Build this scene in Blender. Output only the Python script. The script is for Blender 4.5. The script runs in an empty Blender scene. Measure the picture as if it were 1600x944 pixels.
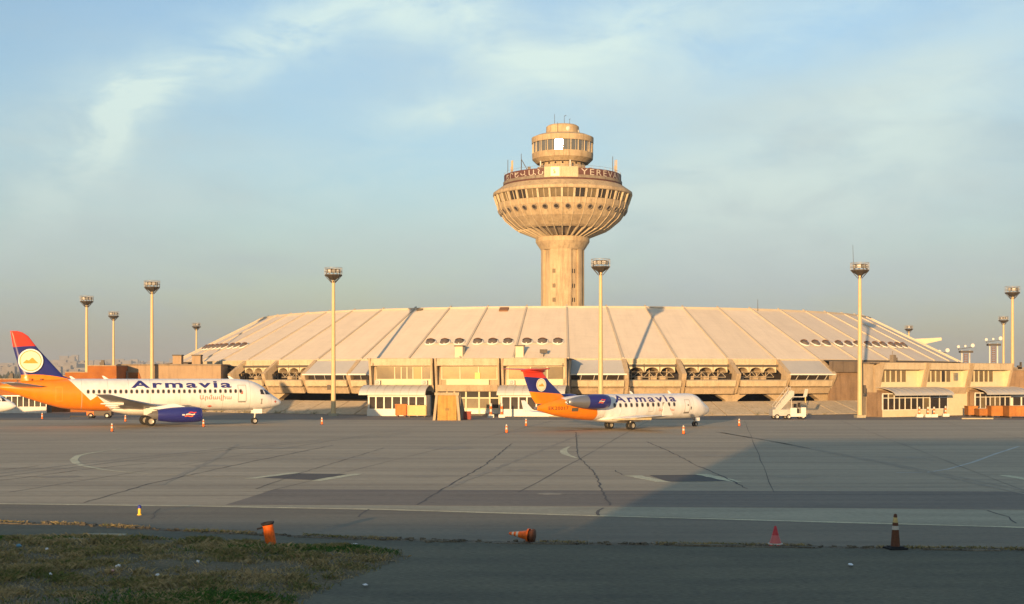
import bpy, bmesh, math, random
import numpy as np
from mathutils import Vector, Matrix
R = math.radians
random.seed(7); rng = np.random.default_rng(7)
SC = bpy.context.scene
COL = SC.collection

# ------------------------------------------------------------------ camera, sky, sun, exposure
CAM_H = 5.3                      # eye height above the apron, metres
cam = bpy.data.cameras.new('camera'); camo = bpy.data.objects.new('camera', cam); COL.objects.link(camo)
camo.location = (0, 0, CAM_H); camo.rotation_euler = (R(90), 0, 0)
cam.sensor_width = 36.0; cam.lens = 36.0*2100/1600; cam.shift_y = 118/1600
cam.clip_start = 0.3; cam.clip_end = 60000
SC.camera = camo
SUN_EL, SUN_AZ = 5.0, 196.0      # degrees; azimuth clockwise from +Y (behind the camera, to its left)
sd = bpy.data.lights.new('sun', 'SUN'); so = bpy.data.objects.new('sun', sd); COL.objects.link(so)
sd.energy = 5.0; sd.angle = R(0.53); sd.color = (1.0, 0.63, 0.30)
sdir = Vector((math.sin(R(SUN_AZ))*math.cos(R(SUN_EL)), math.cos(R(SUN_AZ))*math.cos(R(SUN_EL)), math.sin(R(SUN_EL))))
so.rotation_euler = sdir.to_track_quat('Z', 'Y').to_euler()
SC.view_settings.view_transform = 'Standard'; SC.view_settings.look = 'None'
SC.view_settings.exposure = 1.12; SC.view_settings.gamma = 1.0

W = bpy.data.worlds.new('World'); SC.world = W; W.use_nodes = True
def build_world():
    nt = W.node_tree; N = nt.nodes; L = nt.links
    for n in list(N): N.remove(n)
    def nd(t, **k):
        n = N.new(t)
        for a, b in k.items(): setattr(n, a, b)
        return n
    def m(op, a, b=None, c=None, clamp=False):
        n = nd('ShaderNodeMath', operation=op); n.use_clamp = clamp
        for i, v in enumerate((a, b, c)):
            if v is None: continue
            if isinstance(v, (int, float)): n.inputs[i].default_value = v
            else: L.new(v, n.inputs[i])
        return n.outputs[0]
    def mixc(f, a, b):
        n = nd('ShaderNodeMix', data_type='RGBA')
        for i, v in ((0, f), (6, a), (7, b)):
            if isinstance(v, (int, float)): n.inputs[i].default_value = v
            elif isinstance(v, tuple): n.inputs[i].default_value = (*v, 1)
            else: L.new(v, n.inputs[i])
        return n.outputs[2]
    out = nd('ShaderNodeOutputWorld'); bg = nd('ShaderNodeBackground'); L.new(bg.outputs[0], out.inputs[0])
    sky = nd('ShaderNodeTexSky', sky_type='NISHITA', sun_disc=False)
    sky.sun_elevation = R(SUN_EL); sky.sun_rotation = R(SUN_AZ)
    sky.air_density = 1.0; sky.dust_density = 1.0; sky.ozone_density = 1.6
    tc = nd('ShaderNodeTexCoord'); sp = nd('ShaderNodeSeparateXYZ'); L.new(tc.outputs['Generated'], sp.inputs[0])
    x, y, z = sp.outputs
    az = m('ARCTAN2', x, y); el = m('ARCSINE', z)
    # cloud sheet: noise on a plane far overhead, stretched along the wind
    zz = m('ADD', m('MAXIMUM', z, 0.0), 0.16)
    cb = nd('ShaderNodeCombineXYZ'); L.new(m('DIVIDE', x, zz), cb.inputs[0]); L.new(m('DIVIDE', y, zz), cb.inputs[1])
    def noise(vec, scale, det, rough, dist, loc=(0,0,0), sc=(1,1,1), rot=0):
        mp = nd('ShaderNodeMapping'); L.new(vec, mp.inputs[0]); mp.inputs[1].default_value = loc
        mp.inputs[2].default_value = (0, 0, rot); mp.inputs[3].default_value = sc
        n = nd('ShaderNodeTexNoise'); L.new(mp.outputs[0], n.inputs[0])
        n.inputs['Scale'].default_value = scale; n.inputs['Detail'].default_value = det
        n.inputs['Roughness'].default_value = rough; n.inputs['Distortion'].default_value = dist
        return n.outputs[0]
    def ramp(v, a, b):
        n = nd('ShaderNodeMapRange', interpolation_type='SMOOTHSTEP'); L.new(v, n.inputs[0])
        n.inputs[1].default_value = a; n.inputs[2].default_value = b; return n.outputs[0]
    n1 = noise(cb.outputs[0], 0.62, 6, 0.55, 0.5, (2.3, .7, 0), (1, .55, 1), .25)
    n2 = noise(cb.outputs[0], 2.0, 5, 0.5, 0.3, (5.1, 1.2, 0), (.7, 1.1, 1), -.5)
    veil = ramp(m('ADD', m('MULTIPLY', n1, .8), m('MULTIPLY', n2, .25)), .44, .62)
    # wisps: long brushed streaks of cirrus in (azimuth, elevation), broken up by noise
    ae = nd('ShaderNodeCombineXYZ'); L.new(az, ae.inputs[0]); L.new(el, ae.inputs[1])
    w1 = noise(ae.outputs[0], 9, 4, .6, 0)
    w2 = noise(ae.outputs[0], 9, 4, .6, 0, (7.3, 2.1, 0))
    fine = noise(ae.outputs[0], 20, 6, .6, .5, (0, 0, 0), (.55, 1.5, 1), .45)
    azw = m('ADD', az, m('MULTIPLY', m('SUBTRACT', w1, .5), .07)); elw = m('ADD', el, m('MULTIPLY', m('SUBTRACT', w2, .5), .05))
    tot = None
    def pa(px, py): return math.atan2(px-800, 2100), math.atan2(590-py, math.hypot(2100, px-800))
    for (px, py, lx, ly, ang, s) in [(185,205,85,34,62,.95),(255,150,110,36,38,.9),(385,92,140,38,24,.75),(560,22,190,48,8,.8),
                                     (760,52,150,46,-22,.75),(960,50,190,56,12,.75),(680,170,95,26,8,.65),(1150,250,260,60,14,.6),
                                     (1430,180,220,90,30,.55),(90,290,120,46,50,.5),(480,290,300,80,10,.35),(1250,40,260,60,20,.4),
                                     (60,190,150,50,20,.35),(1000,330,330,70,4,.42),(1300,330,300,70,12,.4),(860,120,220,60,10,.35)]:
        a0, e0 = pa(px, py); c, s_ = math.cos(R(ang)), math.sin(R(ang))
        da = m('SUBTRACT', azw, a0); de = m('SUBTRACT', elw, e0)
        uu = m('ADD', m('MULTIPLY', da, c*2100/lx), m('MULTIPLY', de, s_*2100/lx))
        vv = m('ADD', m('MULTIPLY', da, -s_*2100/ly), m('MULTIPLY', de, c*2100/ly))
        g = m('MULTIPLY', m('EXPONENT', m('MULTIPLY', m('ADD', m('MULTIPLY', uu, uu), m('MULTIPLY', vv, vv)), -1.0)), s)
        tot = g if tot is None else m('ADD', tot, g)
    broad = None
    for (px, py, lx, ly, ang, s) in [(860,95,330,110,-6,.85),(1290,215,380,130,18,.75),(1000,345,420,75,4,.75),(1330,345,340,70,10,.5),(560,420,460,60,3,.42),(160,300,260,90,25,.48),
                                     (420,240,300,70,20,.35),(1150,440,560,75,0,.65),(1480,90,220,90,30,.40),(150,150,200,110,50,.30),(60,440,260,70,0,.30),(1500,440,300,90,0,.55)]:
        a0, e0 = pa(px, py); c, s_ = math.cos(R(ang)), math.sin(R(ang))
        da = m('SUBTRACT', azw, a0); de = m('SUBTRACT', elw, e0)
        uu = m('ADD', m('MULTIPLY', da, c*2100/lx), m('MULTIPLY', de, s_*2100/lx)); vv = m('ADD', m('MULTIPLY', da, -s_*2100/ly), m('MULTIPLY', de, c*2100/ly))
        g = m('MULTIPLY', m('EXPONENT', m('MULTIPLY', m('ADD', m('MULTIPLY', uu, uu), m('MULTIPLY', vv, vv)), -1.0)), s)
        broad = g if broad is None else m('ADD', broad, g)
    soft = noise(ae.outputs[0], 7, 6, .6, .4, (3, 1, 0), (.7, 1.9, 1), .3)
    broad = m('MULTIPLY', broad, m('ADD', m('MULTIPLY', ramp(soft, .25, .7), .65), .35), clamp=True)
    wisp = m('MULTIPLY', tot, ramp(fine, .22, .66), clamp=True)
    tint = nd('ShaderNodeMix', data_type='RGBA', blend_type='MULTIPLY'); tint.inputs[0].default_value = 1
    L.new(sky.outputs[0], tint.inputs[6]); tint.inputs[7].default_value = (*SKY_TINT, 1)
    c0 = mixc(m('MULTIPLY', veil, VEIL), tint.outputs[2], CLOUD_GREY)
    c1 = mixc(m('MULTIPLY', broad, .85), c0, CLOUD_PALE)
    c2 = mixc(m('MULTIPLY', wisp, .88), c1, CLOUD_WHITE)
    hz = m('EXPONENT', m('MULTIPLY', m('MAXIMUM', el, 0.0), -1/0.10))
    c3 = mixc(m('MULTIPLY', hz, .8), c2, HORIZON)
    L.new(c3, bg.inputs[0]); bg.inputs[1].default_value = 0.1
    # the sky texture already is lit by the low sun; below the horizon it fades to the ground's grey
SKY_TINT = (1.06, 1.20, 1.42); VEIL = 0.66
CLOUD_GREY = (2.15, 2.78, 2.98); CLOUD_PALE = (2.95, 3.60, 3.60); CLOUD_WHITE = (3.7, 4.55, 4.25); HORIZON = (1.50, 1.72, 1.84)
HAZE = 1.9e-4
build_world()

# ------------------------------------------------------------------ materials
def mat(name, col, rough=.75, col2=None, scale=.6, amt=.6, spec=.3, metal=0, bump=0, bscale=8, streak=0, stretch=(1,1,1), fine=.25, hline=0):
    m = bpy.data.materials.new(name); m.use_nodes = True
    nt = m.node_tree; N = nt.nodes; L = nt.links; b = N['Principled BSDF']
    b.inputs['Roughness'].default_value = rough; b.inputs['Metallic'].default_value = metal
    b.inputs['Specular IOR Level'].default_value = spec
    b.inputs['Base Color'].default_value = (*col, 1)
    if col2 is None and not bump: return m
    geo = N.new('ShaderNodeNewGeometry')
    if col2 is not None:
        mp = N.new('ShaderNodeMapping'); mp.inputs[3].default_value = stretch; L.new(geo.outputs['Position'], mp.inputs[0])
        n = N.new('ShaderNodeTexNoise'); n.inputs['Scale'].default_value = scale; n.inputs['Detail'].default_value = 7; n.inputs['Roughness'].default_value = .62
        L.new(mp.outputs[0], n.inputs[0])
        r = N.new('ShaderNodeMapRange'); r.inputs[1].default_value = .35; r.inputs[2].default_value = .7; r.inputs[4].default_value = amt
        L.new(n.outputs[0], r.inputs[0])
        mx = N.new('ShaderNodeMix'); mx.data_type = 'RGBA'; L.new(r.outputs[0], mx.inputs[0])
        mx.inputs[6].default_value = (*col, 1); mx.inputs[7].default_value = (*col2, 1); outc = mx.outputs[2]
        if fine:
            n3 = N.new('ShaderNodeTexNoise'); n3.inputs['Scale'].default_value = 14; n3.inputs['Detail'].default_value = 5; L.new(mp.outputs[0], n3.inputs[0])
            r3 = N.new('ShaderNodeMapRange'); r3.inputs[1].default_value = .3; r3.inputs[2].default_value = .7; r3.inputs[3].default_value = 1-fine; r3.inputs[4].default_value = 1+fine*.6
            L.new(n3.outputs[0], r3.inputs[0])
            mm = N.new('ShaderNodeMix'); mm.data_type = 'RGBA'; mm.blend_type = 'MULTIPLY'; mm.inputs[0].default_value = 1
            L.new(outc, mm.inputs[6]); L.new(r3.outputs[0], mm.inputs[7]); outc = mm.outputs[2]
        if hline:                                   # scuffs and tyre smears along the stands
            mp4 = N.new('ShaderNodeMapping'); mp4.inputs[3].default_value = (.035, 2.2, 1); mp4.inputs[2].default_value = (0, 0, .015); L.new(geo.outputs['Position'], mp4.inputs[0])
            n4 = N.new('ShaderNodeTexNoise'); n4.inputs['Scale'].default_value = .55; n4.inputs['Detail'].default_value = 8; n4.inputs['Roughness'].default_value = .75; L.new(mp4.outputs[0], n4.inputs[0])
            r4 = N.new('ShaderNodeMapRange'); r4.inputs[1].default_value = .35; r4.inputs[2].default_value = .68; r4.inputs[3].default_value = 1+hline*.35; r4.inputs[4].default_value = 1-hline; L.new(n4.outputs[0], r4.inputs[0])
            n5 = N.new('ShaderNodeTexNoise'); n5.inputs['Scale'].default_value = .9; n5.inputs['Detail'].default_value = 5; n5.inputs['Roughness'].default_value = .6; L.new(mp.outputs[0], n5.inputs[0])
            r5 = N.new('ShaderNodeMapRange'); r5.inputs[1].default_value = .60; r5.inputs[2].default_value = .74; r5.inputs[3].default_value = 1; r5.inputs[4].default_value = 1-hline*1.3; L.new(n5.outputs[0], r5.inputs[0])
            for rr in (r4, r5):
                mm = N.new('ShaderNodeMix'); mm.data_type = 'RGBA'; mm.blend_type = 'MULTIPLY'; mm.inputs[0].default_value = 1
                L.new(outc, mm.inputs[6]); L.new(rr.outputs[0], mm.inputs[7]); outc = mm.outputs[2]
        if streak:
            mp2 = N.new('ShaderNodeMapping'); mp2.inputs[3].default_value = (1.6, 1.6, .12); L.new(geo.outputs['Position'], mp2.inputs[0])
            n2 = N.new('ShaderNodeTexNoise'); n2.inputs['Scale'].default_value = 1.3; n2.inputs['Detail'].default_value = 6; n2.inputs['Roughness'].default_value = .7
            L.new(mp2.outputs[0], n2.inputs[0])
            r2 = N.new('ShaderNodeMapRange'); r2.inputs[1].default_value = .48; r2.inputs[2].default_value = .74; r2.inputs[3].default_value = 1; r2.inputs[4].default_value = 1-streak
            L.new(n2.outputs[0], r2.inputs[0])
            mm = N.new('ShaderNodeMix'); mm.data_type = 'RGBA'; mm.blend_type = 'MULTIPLY'; mm.inputs[0].default_value = 1
            L.new(outc, mm.inputs[6]); L.new(r2.outputs[0], mm.inputs[7]); outc = mm.outputs[2]
        L.new(outc, b.inputs['Base Color'])
    if bump:
        nb = N.new('ShaderNodeTexNoise'); nb.inputs['Scale'].default_value = bscale; nb.inputs['Detail'].default_value = 6
        L.new(geo.outputs['Position'], nb.inputs[0])
        bp = N.new('ShaderNodeBump'); bp.inputs['Strength'].default_value = bump; bp.inputs['Distance'].default_value = .05
        L.new(nb.outputs[0], bp.inputs['Height']); L.new(bp.outputs[0], b.inputs['Normal'])
    return m
def roof_mat():
    '''cream sheet: tone differs a little from panel to panel, faint run-off streaks down the slope and cross laps'''
    m = bpy.data.materials.new('cream roof sheet'); m.use_nodes = True; nt = m.node_tree; N = nt.nodes; L = nt.links; b = N['Principled BSDF']; b.inputs['Roughness'].default_value = .6
    tc = N.new('ShaderNodeTexCoord'); oi = N.new('ShaderNodeObjectInfo'); mul = N.new('ShaderNodeVectorMath'); mul.operation = 'SCALE'; L.new(oi.outputs['Random'], mul.inputs['Scale']); mul.inputs[0].default_value = (37, 53, 11)
    ad = N.new('ShaderNodeVectorMath'); L.new(tc.outputs['Object'], ad.inputs[0]); L.new(mul.outputs[0], ad.inputs[1])
    def layer(scale, det, lo, hi, a, c, stretch):
        mp = N.new('ShaderNodeMapping'); mp.inputs[3].default_value = stretch; L.new(ad.outputs[0], mp.inputs[0])
        n = N.new('ShaderNodeTexNoise'); n.inputs['Scale'].default_value = scale; n.inputs['Detail'].default_value = det; n.inputs['Roughness'].default_value = .65; L.new(mp.outputs[0], n.inputs[0])
        r = N.new('ShaderNodeMapRange'); r.inputs[1].default_value = lo; r.inputs[2].default_value = hi; r.inputs[3].default_value = a; r.inputs[4].default_value = c; L.new(n.outputs[0], r.inputs[0]); return r.outputs[0]
    tone = N.new('ShaderNodeMapRange'); L.new(oi.outputs['Random'], tone.inputs[0]); tone.inputs[3].default_value = .93; tone.inputs[4].default_value = 1.03
    out = None
    for v in (tone.outputs[0], layer(1.5, 6, .45, .75, 1.0, .91, (1, .07, .07)), layer(.35, 5, .3, .7, 1.03, .93, (1, 1, 1)), layer(3.2, 4, .5, .72, 1.0, .93, (.06, 1, .5))):
        mm = N.new('ShaderNodeMix'); mm.data_type = 'RGBA'; mm.blend_type = 'MULTIPLY'; mm.inputs[0].default_value = 1
        if out is None: mm.inputs[6].default_value = (.72, .60, .445, 1)
        else: L.new(out, mm.inputs[6])
        L.new(v, mm.inputs[7]); out = mm.outputs[2]
    L.new(out, b.inputs['Base Color']); return m
M = {}
M['concrete'] = mat('concrete', (.48,.37,.235), .85, (.35,.26,.16), .5, .7, streak=.35, bump=.2)
M['concrete_pale'] = mat('pale concrete', (.57,.46,.305), .85, (.43,.34,.21), .7, .7, streak=.3, bump=.15)
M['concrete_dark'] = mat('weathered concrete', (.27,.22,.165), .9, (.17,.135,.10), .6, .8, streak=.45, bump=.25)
M['tower_concrete'] = mat('tower concrete', (.50,.385,.235), .85, (.34,.245,.145), .35, .85, streak=.5, bump=.25)
M['roof_paint'] = roof_mat()
M['rib_paint'] = mat('roof rib', (.50,.43,.33), .6, (.42,.35,.26), .5, .7)
M['canopy'] = mat('grey canopy sheet', (.46,.44,.40), .55, (.38,.37,.35), .3, .7, fine=.08)
M['gutter_band'] = mat('dark band', (.20,.15,.105), .9, (.14,.105,.075), .6, .8, streak=.4)
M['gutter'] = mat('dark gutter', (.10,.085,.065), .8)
M['cream'] = mat('cream paint', (.66,.57,.38), .6, (.56,.46,.29), 1.2, .6, fine=.1)
M['white_paint'] = mat('white paint', (.74,.70,.60), .5, (.62,.57,.47), .9, .6, fine=.1)
M['white_metal'] = mat('white metal', (.60,.57,.50), .45, (.48,.45,.39), .7, .6, fine=.08)
M['dark'] = mat('near-black interior shade', (.018,.015,.013), .9)  # near-black colour stands in for the shade inside recesses and openings
M['glass'] = mat('dark window glass', (.035,.028,.022), .06, spec=.6)
M['glass_brown'] = mat('brown window glass', (.13,.098,.055), .08, (.22,.17,.09), .35, 1, spec=.6, fine=.15)
M['glass_yellow_reflect'] = mat('glass with painted yellow reflection', (.22,.16,.06), .08, (.36,.27,.10), .4, 1, spec=.6, fine=.15)  # yellow reflections are put into the base colour of the panes
M['glass_dome'] = mat('skylight glass', (.10,.078,.058), .2, (.17,.13,.09), 1.4, .9, spec=.5)
M['glass_mirror'] = mat('mirror window glass', (.10,.10,.095), .085, metal=0, spec=1.0)
M['stone'] = mat('stone cladding', (.31,.205,.12), .9, (.21,.135,.08), .45, .9, streak=.4, bump=.4, bscale=3)
M['tan_wall'] = mat('tan render', (.40,.28,.17), .9, (.32,.22,.135), .5, .7, streak=.3, bump=.2)
M['orange_wall'] = mat('orange brick render', (.36,.125,.025), .85, (.24,.075,.018), .8, .7, bump=.2)
M['apron'] = mat('apron concrete', (.52,.415,.275), .85, (.37,.295,.20), .16, 1.0, stretch=(.16,1.5,1), hline=.22, bump=.15, bscale=5)
M['asphalt'] = mat('old asphalt', (.255,.215,.15), .9, (.18,.152,.11), .3, .9, stretch=(.3,1.3,1), hline=.15, bump=.25, bscale=14)
M['asphalt_far'] = mat('dark asphalt', (.27,.22,.165), .9, (.20,.165,.13), .3, .9, stretch=(.2,1,1), hline=.2)
M['road'] = mat('road asphalt', (.170,.155,.10), .92, (.105,.10,.068), .4, 1.0, stretch=(.4,1.2,1), bump=.4, bscale=18, fine=.4)
M['strip'] = mat('concrete strip', (.46,.40,.27), .88, (.33,.29,.20), .4, .9, stretch=(.3,1,1))
M['joint'] = mat('joint tar', (.12,.104,.088), .9)
M['line_paint'] = mat('worn cream line paint', (.80,.71,.42), .75, (.42,.37,.26), 1.8, .8, fine=.3)
M['white_line'] = mat('worn white line paint', (.66,.64,.56), .75, (.36,.34,.29), 1.8, 1.0, fine=.3)
M['dirt'] = mat('dirt', (.20,.165,.11), .95, (.10,.085,.06), 1.5, .9, bump=.6, bscale=9, fine=.5)
M['soil'] = mat('grassy soil', (.19,.145,.08), .95, (.11,.095,.05), .7, 1.0, bump=.8, bscale=6, fine=.5)
M['plain'] = mat('dry plain', (.20,.17,.13), .95, (.15,.14,.10), .02, .8)
M['pole'] = mat('cream mast paint', (.62,.46,.24), .5, (.52,.38,.19), .8, .6, fine=.1)
M['steel'] = mat('dark steel', (.09,.075,.06), .6, metal=.3)
M['steel_grey'] = mat('galvanised steel', (.32,.31,.29), .45, metal=.5)
M['stair_grey'] = mat('stair paint', (.50,.47,.41), .5, (.40,.37,.32), 1.2, .6)
M['lamp_white'] = mat('lamp casing', (.62,.60,.56), .4)
M['tyre'] = mat('tyre rubber', (.02,.02,.02), .85)
M['hub'] = mat('wheel hub', (.45,.42,.36), .4, metal=.3)
M['aircraft_white'] = mat('aircraft white', (.80,.78,.74), .28, spec=.5)
M['aircraft_grey'] = mat('wing grey', (.42,.42,.41), .35, (.34,.34,.34), .8, .6, spec=.5, fine=.06)
M['aircraft_orange'] = mat('aircraft orange', (.83,.235,.008), .3, spec=.5)
M['aircraft_blue'] = mat('aircraft blue', (.022,.026,.17), .28, spec=.5)
M['aircraft_red'] = mat('aircraft red', (.70,.05,.022), .3, spec=.5)
M['letter_blue'] = mat('letter blue', (.028,.03,.165), .4)
M['letter_red'] = mat('letter red', (.62,.14,.08), .4)
M['letter_dark'] = mat('letter dark', (.12,.05,.02), .5)
M['line_grey'] = mat('panel line', (.30,.27,.24), .5)
M['gold'] = mat('emblem gold', (.70,.33,.05), .4)
M['emblem_cream'] = mat('emblem cream', (.82,.72,.50), .4)
M['exhaust'] = mat('exhaust metal', (.34,.33,.33), .35, metal=.7)
M['cone_orange'] = mat('cone orange', (.88,.16,.012), .5, (.72,.11,.01), 3, .5)
M['cone_red'] = mat('cone red', (.62,.05,.05), .5, (.5,.035,.04), 3, .5)
M['cone_brown'] = mat('dirty brown cone', (.16,.055,.02), .6, (.10,.04,.02), 4, .6)
M['cone_white'] = mat('cone band', (.60,.53,.42), .55)
M['rubber'] = mat('black rubber', (.022,.02,.02), .8)
M['bin_orange'] = mat('orange container', (.72,.17,.015), .55, (.52,.11,.012), 1.2, .6)
M['bin_cream'] = mat('cream container', (.70,.50,.20), .55, (.58,.39,.14), 1.1, .6)
M['bin_red'] = mat('dull red crate', (.30,.06,.035), .7, (.2,.04,.03), 2, .6)
M['skip_orange'] = mat('orange skip', (.46,.18,.035), .6, (.26,.095,.02), .9, .8)
M['blue'] = mat('marker blue', (.03,.04,.25), .4)
M['yellow'] = mat('marker yellow', (.80,.50,.05), .4)
M['sign_red'] = mat('sign dark red', (.13,.055,.042), .6, (.08,.035,.03), 1, .7)
M['sign_white'] = mat('sign white', (.46,.40,.33), .5)
M['sign_yellow'] = mat('sign yellow', (.85,.62,.10), .35, spec=.5)
M['timber'] = mat('ochre plywood', (.50,.29,.07), .75, (.36,.19,.045), 1.3, .8, streak=.3)
M['litter_white'] = mat('white plastic', (.75,.74,.72), .5)
M['litter_blue'] = mat('blue plastic', (.10,.25,.36), .4)
M['litter_pink'] = mat('faded pink plastic', (.5,.27,.22), .5)
M['brown_hatch'] = mat('brown hatch', (.20,.10,.05), .7)

# ------------------------------------------------------------------ mesh helpers
class MB:
    """collects vertices and faces, links them as ONE mesh object"""
    def __init__(s): s.v = []; s.f = []; s.mi = []; s.sm = []
    def add(s, vs, fs, mi=0, sm=False):
        o = len(s.v); s.v += [tuple(v) for v in vs]
        for f in fs: s.f.append(tuple(i+o for i in f)); s.mi.append(mi); s.sm.append(sm)
        return s
    def box(s, x0, x1, y0, y1, z0, z1, mi=0, mtx=None):
        vs = [Vector((x, y, z)) for z in (z0, z1) for y in (y0, y1) for x in (x0, x1)]
        if mtx is not None: vs = [mtx @ v for v in vs]
        return s.add(vs, [(0,2,3,1),(4,5,7,6),(0,1,5,4),(2,6,7,3),(0,4,6,2),(1,3,7,5)], mi)
    def hexa(s, b, t, mi=0):
        """b, t: four points each, bottom and top, counter-clockwise from above"""
        return s.add(list(b)+list(t), [(3,2,1,0),(4,5,6,7),(0,1,5,4),(1,2,6,5),(2,3,7,6),(3,0,4,7)], mi)
    def prism(s, poly, f0, f1, mi=0):
        """poly 2-D; f0/f1 map a 2-D point to the two end faces"""
        n = len(poly); a = [f0(*p) for p in poly]; b = [f1(*p) for p in poly]
        return s.add(a+b, [tuple(range(n-1,-1,-1)), tuple(range(n, 2*n))]+[(i, (i+1) % n, n+(i+1) % n, n+i) for i in range(n)], mi)
    def tube(s, p0, p1, r0, r1=None, n=8, mi=0, cap=True, sm=True):
        p0 = Vector(p0); p1 = Vector(p1); r1 = r0 if r1 is None else r1
        d = (p1-p0).normalized(); a = d.orthogonal().normalized(); b = d.cross(a)
        vs = []
        for p, r in ((p0, r0), (p1, r1)):
            for i in range(n):
                t = 2*math.pi*i/n; vs.append(p+a*(r*math.cos(t))+b*(r*math.sin(t)))
        s.add(vs, [(i, (i+1) % n, n+(i+1) % n, n+i) for i in range(n)], mi, sm)
        if cap: s.add(vs, [tuple(range(n-1,-1,-1)), tuple(range(n, 2*n))], mi)
        return s
    def lathe(s, prof, n=48, mi=0, mtx=None, sm=True, a0=0, a1=360):
        """prof: (r, z) list, round local z"""
        full = abs(a1-a0-360) < 1e-6; k = n if full else n+1
        vs = []
        for r, z in prof:
            for i in range(k):
                t = R(a0+(a1-a0)*i/n); v = Vector((r*math.sin(t), -r*math.cos(t), z))
                vs.append(mtx @ v if mtx is not None else v)
        fs = []
        for j in range(len(prof)-1):
            for i in range(n):
                i2 = (i+1) % k
                fs.append((j*k+i, j*k+i2, (j+1)*k+i2, (j+1)*k+i))
        return s.add(vs, fs, mi, sm)
    def mesh(s, name, mats):
        me = bpy.data.meshes.new(name); me.from_pydata(s.v, [], s.f)
        for m in (mats if isinstance(mats, (list, tuple)) else [mats]): me.materials.append(m)
        me.polygons.foreach_set('material_index', s.mi); me.polygons.foreach_set('use_smooth', s.sm)
        me.update(); return me
    def build(s, name, mats, parent=None, loc=(0,0,0), rz=0):
        return place(s.mesh(name, mats), name, parent, loc, rz)
def place(me, name, parent=None, loc=(0,0,0), rz=0):
    o = bpy.data.objects.new(name, me); COL.objects.link(o); o.location = loc; o.rotation_euler = (0, 0, rz)
    if parent is not None: o.parent = parent
    return o
def thing(name, label, cat, loc=(0,0,0), rz=0, group=None):
    o = bpy.data.objects.new(name, None); COL.objects.link(o); o.location = loc; o.rotation_euler = (0, 0, rz)
    o.empty_display_size = .5
    return tag(o, label, cat, group)
def tag(o, label=None, cat=None, group=None, kind=None):
    if label: o['label'] = label
    if cat: o['category'] = cat
    if group: o['group'] = group
    if kind: o['kind'] = kind
    return o
def copy_tree(o, loc=None, rz=None, label=None, parent=None):
    c = o.copy(); COL.objects.link(c)
    if parent is not None: c.parent = parent
    if loc is not None: c.location = loc
    if rz is not None: c.rotation_euler = (0, 0, rz)
    if label: c['label'] = label
    for ch in list(o.children): copy_tree(ch, parent=c)
    return c
def ground_at(px, py):
    """the point of the level apron that the photograph shows at this pixel"""
    Y = 2100*CAM_H/(py-590); return Vector(((px-800)/2100*Y, Y, 0))
def at(px, Y): return (px-800)/2100*Y
def zat(py, Y): return CAM_H+(590-py)*Y/2100

def pchip(xs, ys):
    xs = np.array(xs, float); ys = np.array(ys, float); h = np.diff(xs); d = np.diff(ys)/h
    m = np.zeros_like(xs); m[0] = d[0]; m[-1] = d[-1]
    for i in range(1, len(xs)-1):
        if d[i-1]*d[i] > 0:
            w1 = 2*h[i]+h[i-1]; w2 = h[i]+2*h[i-1]; m[i] = (w1+w2)/(w1/d[i-1]+w2/d[i])
    def f(x):
        x = min(max(x, xs[0]), xs[-1]); i = min(int(np.searchsorted(xs, x, 'right'))-1, len(xs)-2)
        t = (x-xs[i])/h[i]
        return float(ys[i]*(1+2*t)*(1-t)**2+m[i]*h[i]*t*(1-t)**2+ys[i+1]*t*t*(3-2*t)-m[i+1]*h[i]*t*t*(1-t))
    return f

def text_bm(body, bold=0.0, spacing=1.0, cuts=6, slices=0):
    c = bpy.data.curves.new('lettering', 'FONT'); c.body = body; c.offset = bold; c.space_character = spacing; c.resolution_u = 3
    o = bpy.data.objects.new('lettering', c); COL.objects.link(o)
    dg = bpy.context.evaluated_depsgraph_get(); me = bpy.data.meshes.new_from_object(o.evaluated_get(dg))
    bpy.data.objects.remove(o); bpy.data.curves.remove(c)
    bm = bmesh.new(); bm.from_mesh(me); bpy.data.meshes.remove(me)
    bmesh.ops.triangulate(bm, faces=bm.faces[:])
    xs = [v.co.x for v in bm.verts]; ys = [v.co.y for v in bm.verts]
    x0, x1, y0, y1 = min(xs), max(xs), min(ys), max(ys)
    for v in bm.verts: v.co.x = (v.co.x-x0)/(x1-x0); v.co.y = (v.co.y-y0)/(y1-y0)
    for i in range(1, cuts):
        bmesh.ops.bisect_plane(bm, geom=bm.verts[:]+bm.edges[:]+bm.faces[:], plane_co=(0, i/cuts, 0), plane_no=(0,1,0))
    for i in range(1, slices):
        bmesh.ops.bisect_plane(bm, geom=bm.verts[:]+bm.edges[:]+bm.faces[:], plane_co=(i/slices, 0, 0), plane_no=(1,0,0))
    return bm
def text_obj(name, body, fn, m, parent, **k):
    bm = text_bm(body, **k)
    for v in bm.verts: v.co = fn(v.co.x, v.co.y)
    me = bpy.data.meshes.new(name); bm.to_mesh(me); bm.free(); me.materials.append(m)
    return place(me, name, parent)
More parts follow.
